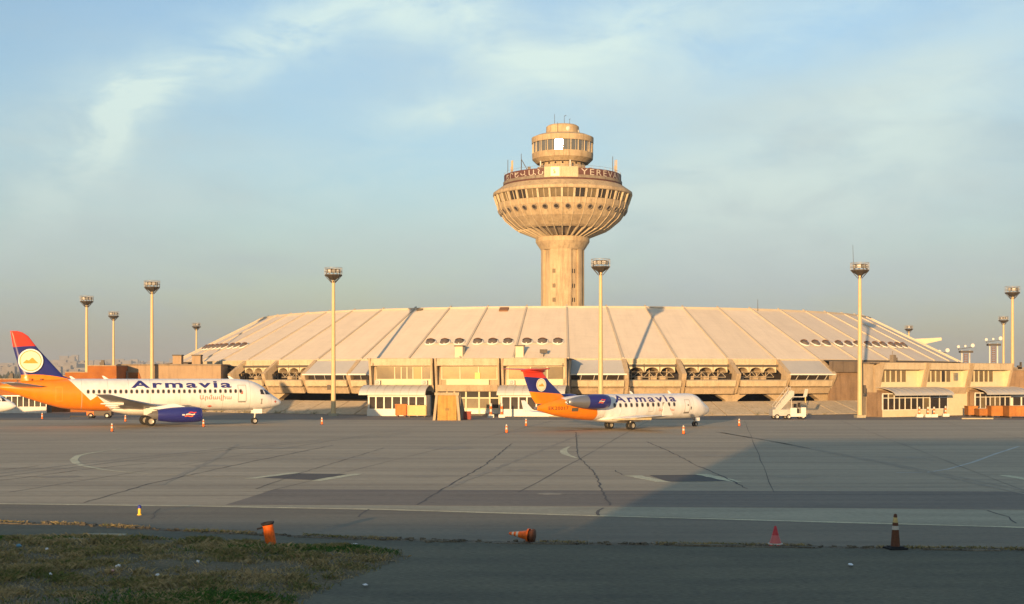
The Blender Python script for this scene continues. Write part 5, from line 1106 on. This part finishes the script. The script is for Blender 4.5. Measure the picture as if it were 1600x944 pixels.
# ------------------------------------------------------------------ floodlight masts
def mast_proto(H, name, label, group, head=1.0):
    t = thing(name, label, 'floodlight mast', (0,0,0), 0, group)
    mb = MB(); mb.tube((0,0,0),(0,0,H),.35,.20,14); mb.build('pole', M['pole'], t)
    mb = MB(); mb.box(-.6,.6,-.6,.6,0,.35); mb.build('footing', M['strip'], t)
    mb = MB(); r = 1.2*head
    mb.lathe([(.26,H-.15),(r*.95,H+.46),(r,H+.5),(r,H+.60),(.1,H+.60)], 16, sm=False)
    for i in range(8): a = i*math.pi/4; mb.tube((.28*math.cos(a),.28*math.sin(a),H-.5),(r*math.cos(a),r*math.sin(a),H+.5),.045,n=5)
    pl = mb.build('platform', M['steel'], t)
    mb = MB(); n = 14
    for z in (.98, 1.5): mb.lathe([(r,H+z),(r+.035,H+z+.03),(r,H+z+.06)], 20)
    for i in range(n): a = 2*math.pi*i/n; mb.tube((r*math.cos(a),r*math.sin(a),H+.6),(r*math.cos(a),r*math.sin(a),H+1.55),.028,n=4,cap=False)
    mb.build('railing', M['steel_grey'], t)
    for i, a in enumerate((-150,-115,-80,-45,-10,200)):
        if i == 4 and head < 1: continue
        x, y = .95*math.cos(R(a)), .95*math.sin(R(a)); mb = MB(); mt = Matrix.Translation((x,y,H+1.05)) @ Matrix.Rotation(R(a+90),4,'Z') @ Matrix.Rotation(R(12),4,'X')
        mb.box(-.28,.28,-.02,.22,-.26,.26,mtx=mt); mb.tube((x,y,H+.6),(x,y,H+.85),.05,n=5)
        lamp = mb.build('floodlight', M['steel'], pl); mb = MB(); mb.box(-.22,.22,-.045,-.022,-.19,.19,mtx=mt); mb.build('lens', M['lamp_white'] if i % 2 else M['steel_grey'], lamp)
    return t
GM = 'floodlight masts around the terminal'
H0 = 18.9
MASTS = [(521,185.5,'tall cream floodlight mast in front of the left half of the roof'),
         (938.5,172,'tall cream floodlight mast rising behind the smaller airliner'),
         (237.5,210.7,'cream floodlight mast above the big airliner lettering, left of the roof'),
         (135.5,249.8,'cream floodlight mast furthest left, between the big tail and the shorter mast'),
         (177.5,309,'shorter distant floodlight mast, second from the left'),
         (307,373,'small distant floodlight mast rising over the left end of the roof'),
         (1582,224,'cream floodlight mast furthest right, above the orange skips'),
         (1568,333,'distant floodlight mast just left of the furthest right one'),
         (1420,392,'small distant floodlight mast behind the right slope of the roof')]
mp = mast_proto(H0, 'floodlight_mast', MASTS[0][2], GM); mp.location = (at(521,185.5),185.5,0)
for px, Y, lb in MASTS[1:]: copy_tree(mp, (at(px,Y),Y,0), R(random.uniform(-25,25)), lb)
m2 = copy_tree(mp, (at(1343.5,177.5),177.5,0), R(5), 'tall cream floodlight mast with a whip aerial, left of the right pavilion')
mb = MB(); mb.tube((-.85,0,H0+.6),(-.95,0,H0+3.9),.035,.02,5); mb.build('whip_aerial', M['steel'], m2)
mb = MB(); mb.box(.42,.75,-.25,.15,3.2,4.3); mb.tube((.58,-.1,3.2),(.58,-.1,0),.04,n=5); mb.build('control_box', M['steel'], m2)
for m_ in (mp,): mb = MB(); mb.box(-.85,-.4,-.25,.15,3.6,4.3); mb.build('control_box', M['steel'], m_)
# twin-pole light towers at the right, far behind
def twin(px, Y, ztop, label):
    t = thing('light_tower', label, 'light tower', (at(px,Y),Y,0), 0, 'twin pole light towers')
    for x in (-.95,.95): mb = MB(); mb.tube((x,0,0),(x,0,ztop-1.5),.22,.18,10); mb.build('pole', M['white_metal'], t)
    mb = MB(); mb.box(-.45,-.38,-.1,.1,0,ztop-2.2); mb.box(.38,.45,-.1,.1,0,ztop-2.2)
    for z in np.arange(1, ztop-2.4, .45): mb.box(-.38,.38,-.06,.06,z,z+.2)
    mb.build('ladder', M['brown_hatch'], t)
    mb = MB(); mb.box(-1.5,1.6,-.7,.7,ztop-2.1,ztop-1.6); mb.tube((-1.8,0,ztop-1.5),(-1.8,0,ztop-.6),.06,n=5); mb.tube((-1.8,0,ztop-1.2),(1.9,0,ztop-.7),.06,n=5); pf = mb.build('platform', M['steel'], t)
    for x, r_, z in ((-1.9,.36,ztop-.6),(-.2,.28,ztop-.45),(1.6,.48,ztop-.3)):
        mb = MB(); mb.lathe([(r_,0),(r_*.8,.35),(.1,.6)], 18, mtx=Matrix.Translation((x,-.3,z)) @ Matrix.Rotation(R(90),4,'X') @ Matrix.Rotation(R(180),4,'X')); mb.lathe([(r_*.98,.02),(.02,.04)], 18, mtx=Matrix.Translation((x,-.3,z)) @ Matrix.Rotation(R(90),4,'X')); mb.build('lamp', M['lamp_white'], pf)
twin(1552.5,330,zat(527,330),'taller white twin pole light tower with red brown ladder, at the right')
twin(1509,330,zat(538,330),'shorter white twin pole light tower between the roof and the taller one')
twin(1469,310,zat(545.5,310),'twin lamps of a light tower peeping over the right foot of the roof')
# pale cantilever slab behind the right slope of the roof
cs = thing('cantilever_slab', 'pale yellow cantilever slab jutting out behind the right slope of the roof', 'canopy', (at(1440,345),345,0)); ox = at(1440,345)
mb = MB(); z_ = lambda p: zat(p,345); mb.prism([(at(1405,345)-ox,z_(531)),(at(1433,345)-ox,z_(529.5)),(at(1471,345)-ox,z_(527.6)),(at(1471.5,345)-ox,z_(531.8)),(at(1441,345)-ox,z_(538.5)),(at(1405,345)-ox,z_(543))], lambda x, z: Vector((x,0,z)), lambda x, z: Vector((x,7,z))); mb.build('slab', M['cream'], cs)
mb = MB(); mb.box(-6,-4,1,5,0,z_(540)); mb.build('pylon', M['concrete'], cs)

# ------------------------------------------------------------------ traffic cones and apron clutter
def lathe_obj(name, prof, m, parent, n=24): mb = MB(); mb.lathe(prof, n); return mb.build(name, m, parent)
def small_cone(label):
    t = thing('traffic_cone', label, 'traffic cone', (0,0,0), 0, 'slim orange cones round the parked airliners')
    mb = MB(); mb.box(-.15,.15,-.15,.15,0,.04); mb.build('base', M['rubber'], t)
    lathe_obj('body', [(.12,.041),(.105,.34)], M['cone_orange'], t); lathe_obj('band', [(.106,.341),(.098,.52)], M['cone_white'], t); lathe_obj('band', [(.097,.521),(.088,.66)], M['cone_orange'], t); lathe_obj('tip', [(.087,.661),(.07,.80),(.01,.82)], M['cone_white'], t); return t
sc_ = None
for px, py, lb in [(175,674.5,'slim orange cone nearest the camera under the big airliner tail'),(196,659,'slim orange cone left of the big airliner main wheel'),(66,655,'slim orange cone under the big airliner tail cone, furthest left'),
                   (318,667,'slim orange cone just ahead of the big airliner blue engine'),(503,663.5,'slim orange cone in front of the left tall mast'),(791.5,676.5,'slim orange cone left of the smaller airliner, nearer the camera'),
                   (822,666,'slim orange cone under the smaller airliner tail'),(1068,678.5,'slim orange cone in front of the smaller airliner nose'),(1155,666,'slim orange cone right of the smaller airliner nose, alone')]:
    p = ground_at(px, py)
    if sc_ is None: sc_ = small_cone(lb); sc_.location = p
    else: copy_tree(sc_, p, random.uniform(0,1.5), lb)
# big dark cone, red cone, cone lying on its side, leaning orange barrel
t = thing('traffic_cone', 'tall dark brown traffic cone with pale bands on a black rubber base', 'traffic cone', ground_at(1399,858), R(8), 'large traffic cones along the broken kerb')
mb = MB(); mb.box(-.29,.29,-.29,.29,0,.06); mb.build('base', M['rubber'], t)
mb = MB(); mb.box(-.2,.2,-.2,.2,.061,.09); mb.build('skirt', M['rubber'], t)
lathe_obj('body', [(.145,.091),(.105,.60)], M['cone_brown'], t); lathe_obj('band', [(.106,.601),(.095,.72)], M['cone_white'], t); lathe_obj('body', [(.094,.721),(.084,.82)], M['cone_brown'], t); lathe_obj('band', [(.083,.821),(.062,.98)], M['bin_cream'], t); lathe_obj('tip', [(.061,.981),(.05,1.07),(.02,1.09)], M['cone_brown'], t)
t = thing('traffic_cone', 'small red traffic cone with pinkish band standing by the broken kerb', 'traffic cone', ground_at(1211.5,853), R(-6), 'large traffic cones along the broken kerb')
mb = MB(); mb.box(-.22,.22,-.22,.22,0,.05); mb.build('base', M['cone_red'], t); mb = MB(); mb.lathe([(.235,.051),(.235,.085),(.2,.09)], 24); mb.build('skirt', M['cone_white'], t)
lathe_obj('body', [(.19,.091),(.11,.34)], mat('pink band', (.62,.15,.13), .5), t); lathe_obj('tip', [(.109,.341),(.035,.62),(.01,.63)], M['cone_red'], t)
g_ = ground_at(819,848); t = thing('traffic_cone', 'orange traffic cone lying on its side with its brown base showing', 'traffic cone', (g_.x+.32, g_.y, .21), 0, 'large traffic cones along the broken kerb')
t.rotation_euler = (0, R(-86), R(-20))
mb = MB(); mb.lathe([(.02,0),(.215,0),(.235,.02),(.235,.05),(.17,.17),(.14,.18)], 20); mb.build('base', M['cone_brown'], t)
lathe_obj('body', [(.225,.16),(.225,.22),(.16,.23),(.10,.52)], M['cone_orange'], t); lathe_obj('band', [(.099,.521),(.085,.60)], M['cone_white'], t); lathe_obj('body', [(.084,.601),(.07,.68)], M['cone_orange'], t); lathe_obj('band', [(.069,.681),(.057,.75)], M['cone_white'], t); lathe_obj('tip', [(.056,.751),(.04,.85),(.01,.86)], M['cone_orange'], t)
t = thing('barrel_post', 'leaning orange tube post with a dark flared top at the edge of the grass', 'post', ground_at(424,853), 0); t.rotation_euler = (R(3), R(-9), 0); t.location.z = mound(t.location.x, t.location.y)-.03
lathe_obj('tube', [(.165,0),(.17,.2),(.168,.68)], M['cone_orange'], t); lathe_obj('rim', [(.17,.681),(.21,.72),(.21,.76),(.15,.76),(.14,.70)], M['rubber'], t); mb = MB(); mb.tube((-.17,0,.62),(-.36,0,.60),.03,n=6); mb.build('peg', M['rubber'], t)
t = thing('taxiway_light', 'small yellow taxiway light with a blue top on the tarmac', 'taxiway light', ground_at(218,805))
lathe_obj('base', [(.09,0),(.09,.03),(.055,.05)], M['yellow'], t); lathe_obj('stem', [(.055,.051),(.055,.26)], M['yellow'], t); lathe_obj('lens', [(.07,.261),(.075,.31),(.065,.37),(.02,.39)], M['blue'], t)

# skips, bins, crates and shelter in front of the pavilions
def skip(px0, px1, py, h, d, m, label, cat='container', name='container', grp=None, ribs=4, legs=.22):
    p = ground_at((px0+px1)/2, py); w = (px1-px0)/2100*p.y; t = thing(name, label, cat, p, R(random.uniform(-3,3)), grp)
    mb = MB(); mb.box(-w/2,w/2,0,d,legs,h); mb.build('body', m, t)
    mb = MB(); mb.box(-w/2-.05,w/2+.05,-.05,d+.05,h+.002,h+.09); mb.build('rim', m, t)
    for i in range(ribs): x = -w/2+.12+(w-.24)*i/max(1, ribs-1); mb = MB(); mb.box(x-.05,x+.05,-.06,-.002,legs+.02,h-.02); mb.build('stiffener', m, t)
    for x in (-w/2+.25, w/2-.25): mb = MB(); mb.box(x-.12,x+.12,.15,d-.15,0,legs-.002); mb.build('foot', M['steel'], t)
    return t
GB = 'bins and skips by the pavilions'
skip(617.5,635,651.5,1.62,1.5,M['bin_orange'],'bright orange bin left of the cream one under the awning','bin','bin',GB,3)
skip(636.5,666,652,1.5,1.7,M['bin_cream'],'pale cream bin between the orange bin and the plywood shelter','bin','bin',GB,2)
skip(723.5,736,656,.95,.9,M['bin_red'],'dull red crate at the foot of the plywood shelter','crate','crate',None,2,.05)
skip(1513,1528,651,1.35,1.8,M['skip_orange'],'small weathered orange skip, leftmost of the row at the right','skip','skip','orange skips at the right',3)
skip(1530,1545,652,1.05,1.6,M['skip_orange'],'low orange skip between two higher ones at the right','skip','skip','orange skips at the right',3)
skip(1549,1574.5,652.5,1.45,2,M['skip_orange'],'broad orange skip left of the one cut by the edge','skip','skip','orange skips at the right',4)
skip(1577,1625,653.5,1.5,2.2,M['skip_orange'],'orange skip cut off by the right edge of the photo','skip','skip','orange skips at the right',6)
p = ground_at(1545,655); t = thing('kerb_block', 'low pale kerb block on the tarmac before the orange skips', 'kerb', (at(1527,p.y),p.y,0)); mb = MB(); mb.box(-2.0,2.0,-.15,.15,0,.16); mb.build('block', M['strip'], t)
# plywood shelter with sloping back
p = ground_at(698,657); t = thing('entrance_shelter', 'concrete framed entrance shelter with ochre plywood doors and grey sloping side', 'shelter', p, R(-8)); k = p.y/2100
mb = MB(); w = 22*k
for s in (-1,1): mb.hexa([(s*w-.32*(s > 0)-.0,-.1,0),(s*w+.32*(s < 0),-.1,0),(s*w+.32*(s < 0),.3,0),(s*w-.32*(s > 0),.3,0)], [(s*(w-.3)-.32*(s > 0),.1,3.1),(s*(w-.3)+.32*(s < 0),.1,3.1),(s*(w-.3)+.32*(s < 0),.5,3.1),(s*(w-.3)-.32*(s > 0),.5,3.1)])
mb.box(-w+.2,w-.2,.02,.5,3.102,3.45); mb.build('frame', M['concrete'], t)
for s in (-1,1): mb = MB(); mb.box(min(s*.02,s*(w-.55)),max(s*.02,s*(w-.55)),.2,.28,0,2.95); d_ = mb.build('door', M['timber'], t); mb = MB(); mb.box(s*.14-.04,s*.14+.04,.14,.198,1.2,1.5); mb.build('handle', M['steel'], d_)
mb = MB(); mb.box(-w+.55,w-.55,.22,.3,2.952,3.1); mb.build('lintel_board', M['timber'], t)
mb = MB(); mb.prism([(.5,0),(.5,3.3),(1.6,2.6),(4.2,.6),(4.2,0)], lambda y, z: Vector((-w+.25,y,z)), lambda y, z: Vector((w-.1,y,z))); mb.build('back', M['concrete_dark'], t)
# red and white bollards on pale bases
def bollard(px, py, h, label, grp, r=.16):
    p = ground_at(px, py); t = thing('bollard', label, 'bollard', p, 0, grp); mb = MB(); mb.box(-.42,.42,-.3,.3,0,.4); mb.build('base', M['white_paint'], t)
    for i in range(4): z0 = .402+(h-.4)*i/4; lathe_obj('band', [(r,z0),(r*.97,z0+(h-.4)/4-.004)]+([(.02,z0+(h-.4)/4+.06)] if i == 3 else []), M['cone_white'] if i % 2 else M['cone_orange'], t, 16)
bollard(767,652.5,1.85,'red and white bollard beside the middle glazed doors, left of a pair','red and white bollards by the doors')
bollard(784,652.5,1.85,'red and white bollard beside the middle glazed doors, right of a pair','red and white bollards by the doors')
for i, px in enumerate((1436.5,1450,1459.5)): bollard(px,652,1.35,['red and white bollard nearest the left glazed shopfront at the right pavilion','red and white bollard, middle one of the three at the right pavilion','red and white bollard, right one of the three at the right pavilion'][i],'red and white bollards at the right pavilion',.13)
bollard(1477.5,651,1.4,'red and white bollard alone between the two awnings at the right','red and white bollards at the right pavilion',.13)
# white kiosk at the right edge
p = ground_at(1600,647); t = thing('kiosk', 'white kiosk with dark windows behind the orange skips, at the right edge', 'kiosk', p); mb = MB(); mb.box(-1.9,4,0,3,0,2.75); mb.build('wall', M['white_paint'], t)
mb = MB(); mb.box(-2.1,4.2,-.2,3.2,2.752,2.95); mb.build('roof', M['white_metal'], t)
for x in (-1.6,-.3,1.0): mb = MB(); mb.box(x,x+1.1,-.04,-.002,1.25,2.45); w_ = mb.build('window', M['glass'], t); mb = MB(); mb.box(x-.08,x,-.06,-.002,1.2,2.5); mb.box(x+1.1,x+1.18,-.06,-.002,1.2,2.5); mb.build('frame', M['white_paint'], w_)
# glazed low shelter at the far left
p = ground_at(36,645.5); t = thing('glazed_shelter', 'low glazed shelter on a white plinth under the big tail at the left', 'shelter', p, R(2)); w = 36*p.y/2100
mb = MB(); mb.box(-w,w,0,.3,0,.95); mb.build('plinth', M['white_metal'], t); mb = MB(); mb.box(-w,w,0,2.6,2.5,2.65); mb.build('roof', M['steel_grey'], t)
for i in range(9): x = -w+.05+(2*w-.1)*i/8; mb = MB(); mb.box(x-.05,x+.05,.08,.18,.952,2.498); mb.build('post', M['steel_grey'], t)
mb = MB(); mb.box(-w+.1,w-.1,.2,.23,.952,2.498); mb.build('pane', M['glass'], t); mb = MB(); mb.box(-w,w,2.5,2.58,0,2.498); mb.build('back_wall', M['concrete_dark'], t)
# towing tractor and tow bar behind the airliner
p = ground_at(156,653.5); t = thing('tow_tractor', 'dark low tow tractor with an orange flank behind the big airliner', 'tractor', p, R(5))
mb = MB(); mb.box(-1.5,1.6,-.75,.75,.35,.95); mb.build('body', M['steel'], t); mb = MB(); mb.box(-1.52,-.6,-.78,-.752,.4,.9); mb.build('flank', M['bin_orange'], t); mb = MB(); mb.box(.2,1.2,-.6,.6,.952,1.35); mb.build('seat', M['rubber'], t); mb = MB(); mb.hexa([(1.2,-.7,.9),(1.6,-.7,.9),(1.6,.7,.9),(1.2,.7,.9)],[(1.35,-.7,1.3),(1.75,-.7,1.3),(1.75,.7,1.3),(1.35,.7,1.3)]); mb.build('panel', M['lamp_white'], t)
for x in (-1.0,1.05):
    for y in (-.7,.7): wheel(t, x, y, .36, .26)
p = ground_at(126,654); t = thing('tow_bar', 'thin dark tow bar resting on the tarmac left of the tow tractor', 'tow bar', p); mb = MB(); mb.tube((-1.4,0,.3),(1.4,0,.3),.06,n=8); mb.build('bar', M['steel'], t)
for x in (-1.2,1.1): mb = MB(); mb.tube((x,0,.3),(x-.2,0,0),.04,n=6); mb.build('leg', M['steel'], t)
# white passenger stairs on a small truck
p = ground_at(1231,655); t = thing('stair_truck', 'white passenger stair truck parked against the embankment at the right', 'stair truck', p, R(4)); k = p.y/2100
X = lambda px: (px-1231)*k
mb = MB(); mb.box(X(1204),X(1232),-.9,.9,.45,1.25); mb.box(X(1209),X(1216),-.8,.8,1.25,1.5); mb.build('chassis', M['stair_grey'], t)
mb = MB(); mb.box(X(1232),X(1242),-.95,.95,.35,1.45); mb.box(X(1242),X(1249),-.95,.95,.35,.75); mb.box(X(1249),X(1256.5),-.95,.95,.35,1.5); mb.build('cab', M['white_paint'], t)
mb = MB(); mb.box(X(1243),X(1246.5),-.6,.6,.752,1.3); mb.box(X(1241.9),X(1243),-.6,.6,1.2,1.95); mb.build('seat', M['rubber'], t); mb = MB(); mb.tube((X(1249),0,1.5),(X(1247),0,2.1),.04,n=6); mb.box(X(1248.5),X(1249),-.6,.6,1.5,2.1); mb.build('windscreen', M['glass'], t)
for x in (X(1211),X(1229.5),X(1252)):
    for y in (-.8,.8): wheel(t, x, y, .34, .24)
mb = MB(); x0, x1, z0, z1 = X(1210), X(1238), 1.30, 3.15
for y in (-.75,.68): mb.prism([(X(1209),1.27),(X(1215.5),1.1),(X(1238.5),3.05),(X(1238.5),3.55),(X(1233.5),3.7)], lambda x, z: Vector((x,y,z)), lambda x, z: Vector((x,y+.07,z)))
mb.build('stair_side', M['stair_grey'], t)
for i in range(11): f = i/10; mb = MB(); x = x0+.5+(x1-x0-.5)*f; z = z0-.2+(z1-z0-.1)*f; mb.box(x-.14,x+.16,-.678,.678,z,z+.05); mb.build('step', M['steel_grey'], t)
mb = MB()
for y in (-.72,.72):
    mb.tube((x0-.1,y,z0+.45),(x1-.45,y,z1+1.0),.035,n=6)
    for f in (0,.25,.5,.75,1): x = x0-.1+(x1-.35-x0)*f; mb.tube((x,y,z0+.45+(z1+.55-z0)*f),(x+.1,y,z0-.1+(z1+.5-z0)*f),.03,n=5)
tag(mb.build('handrail', M['stair_grey'], t), kind='stuff')
mb = MB(); mb.box(x1-.2,x1+1.6,-.7,.7,z1-.35,z1-.25); mb.hexa([(x1+1.2,-.72,z1-.25),(x1+1.7,-.72,z1-.25),(x1+1.7,-.66,z1-.25),(x1+1.2,-.66,z1-.25)],[(x1+1.45,-.72,z1+.7),(x1+1.85,-.72,z1+.7),(x1+1.85,-.66,z1+.7),(x1+1.45,-.66,z1+.7)]); mb.tube((x1-.1,0,1.2),(x1-.1,0,z1-.35),.07,n=6); mb.build('top_platform', M['stair_grey'], t)
mb = MB(); mb.tube((0,0,0),(0,0,1.7),.09,n=8); t = mb.build('marker_post', M['bin_cream'], None, (at(1258.5,192.5),192.5,1.7)); tag(t, 'short yellow post in the dark undercroft right of the stair truck', 'post')

# ------------------------------------------------------------------ far hills, town and trees in the haze
def hill_h(az, d):
    q = Vector((math.sin(az)*6, math.cos(az)*6, 0)); b = .5+.5*mnoise.noise(q*1.1+Vector((3,1,0)))+.25*mnoise.noise(q*3.3)+.12*mnoise.noise(q*9)
    return max(2, 92*b*(1.0 if az < 0 else .75))
hm = MB(); na, nd_ = 240, 8; rr = [2400,2900,3400,4000,4700,5400,6000,6600]; pr_ = [0,.05,.16,.34,.6,.85,1.0,.8]
vs = []
for d, f in zip(rr, pr_):
    for i in range(na+1):
        az = R(-75+150*i/na); vs.append((math.sin(az)*d, math.cos(az)*d, hill_h(az, d)*f+3*mnoise.noise(Vector((az*40,d*.003,0)))*f-.1))
hm.add(vs, [(j*(na+1)+i, j*(na+1)+i+1, (j+1)*(na+1)+i+1, (j+1)*(na+1)+i) for j in range(nd_-1) for i in range(na)], 0, True)
M['hill'] = mat('far hill', (.13,.115,.085), .95, (.075,.075,.05), .006, 1.0, fine=0); tag(hm.build('hills', M['hill']), kind='structure')
M['town'] = mat('far town wall', (.26,.24,.22), .9, (.14,.125,.11), .012, .9, fine=0)
tm = MB()
for i in range(1500):
    az = R(random.uniform(-30,-4) if i % 3 else random.uniform(6,30)); d = random.uniform(2800,5800); j = max(0, min(len(rr)-2, sum(1 for q in rr if q < d)-1)); f = pr_[j]+(pr_[j+1]-pr_[j])*max(0, min(1, (d-rr[j])/(rr[j+1]-rr[j]))); z = hill_h(az,d)*f
    w, h = random.uniform(5,18), random.choice((5,7,9,12,16,24)); x, y = math.sin(az)*d, math.cos(az)*d; tm.box(x-w,x+w,y-7,y+7,z-8,z+h)
tag(tm.build('far_town', M['town']), kind='stuff', label='hazy far town on the hills behind the airport')
M['far_tree'] = mat('far tree', (.055,.06,.035), .95)
ft = MB()
for i in range(2600):
    az = R(random.uniform(-30,-3) if i % 3 else random.uniform(6,30)); d = random.uniform(700,4600); j = max(0, min(len(rr)-2, sum(1 for q in rr if q < d)-1)); f = pr_[j]+(pr_[j+1]-pr_[j])*max(0, min(1, (d-rr[j])/(rr[j+1]-rr[j]))); z = hill_h(az,d)*f
    x, y = math.sin(az)*d, math.cos(az)*d
    for q in range(4):
        s = random.uniform(2,6)*(1 if d > 1500 else .6); c = Vector((x+random.gauss(0,6), y+random.gauss(0,6), z+s*random.uniform(.3,1.3))); ft.add([c+Vector((-s,0,-s*.5)), c+Vector((s,0,-s*.6)), c+Vector((0,s,-s*.6)), c+Vector((0,0,s)), c+Vector((0,-s,-.5*s))], [(0,4,3),(4,1,3),(1,2,3),(2,0,3)])
tag(ft.build('far_trees', M['far_tree']), kind='stuff', label='hazy far trees between the town and the airport')

# ------------------------------------------------------------------ haze
HZ = MB(); HZ.box(-9000, 9000, -2500, 8200, -1.2, 150); hz = HZ.mesh('haze', [])
mh = bpy.data.materials.new('haze'); mh.use_nodes = True; nt = mh.node_tree
for n in list(nt.nodes): nt.nodes.remove(n)
o_ = nt.nodes.new('ShaderNodeOutputMaterial'); v_ = nt.nodes.new('ShaderNodeVolumePrincipled'); v_.inputs['Color'].default_value = (.52,.60,.70,1); v_.inputs['Density'].default_value = HAZE; v_.inputs['Anisotropy'].default_value = 0.0
nt.links.new(v_.outputs[0], o_.inputs['Volume']); hz.materials.append(mh); tag(place(hz, 'haze'), kind='stuff', label='thin evening haze over the airport')
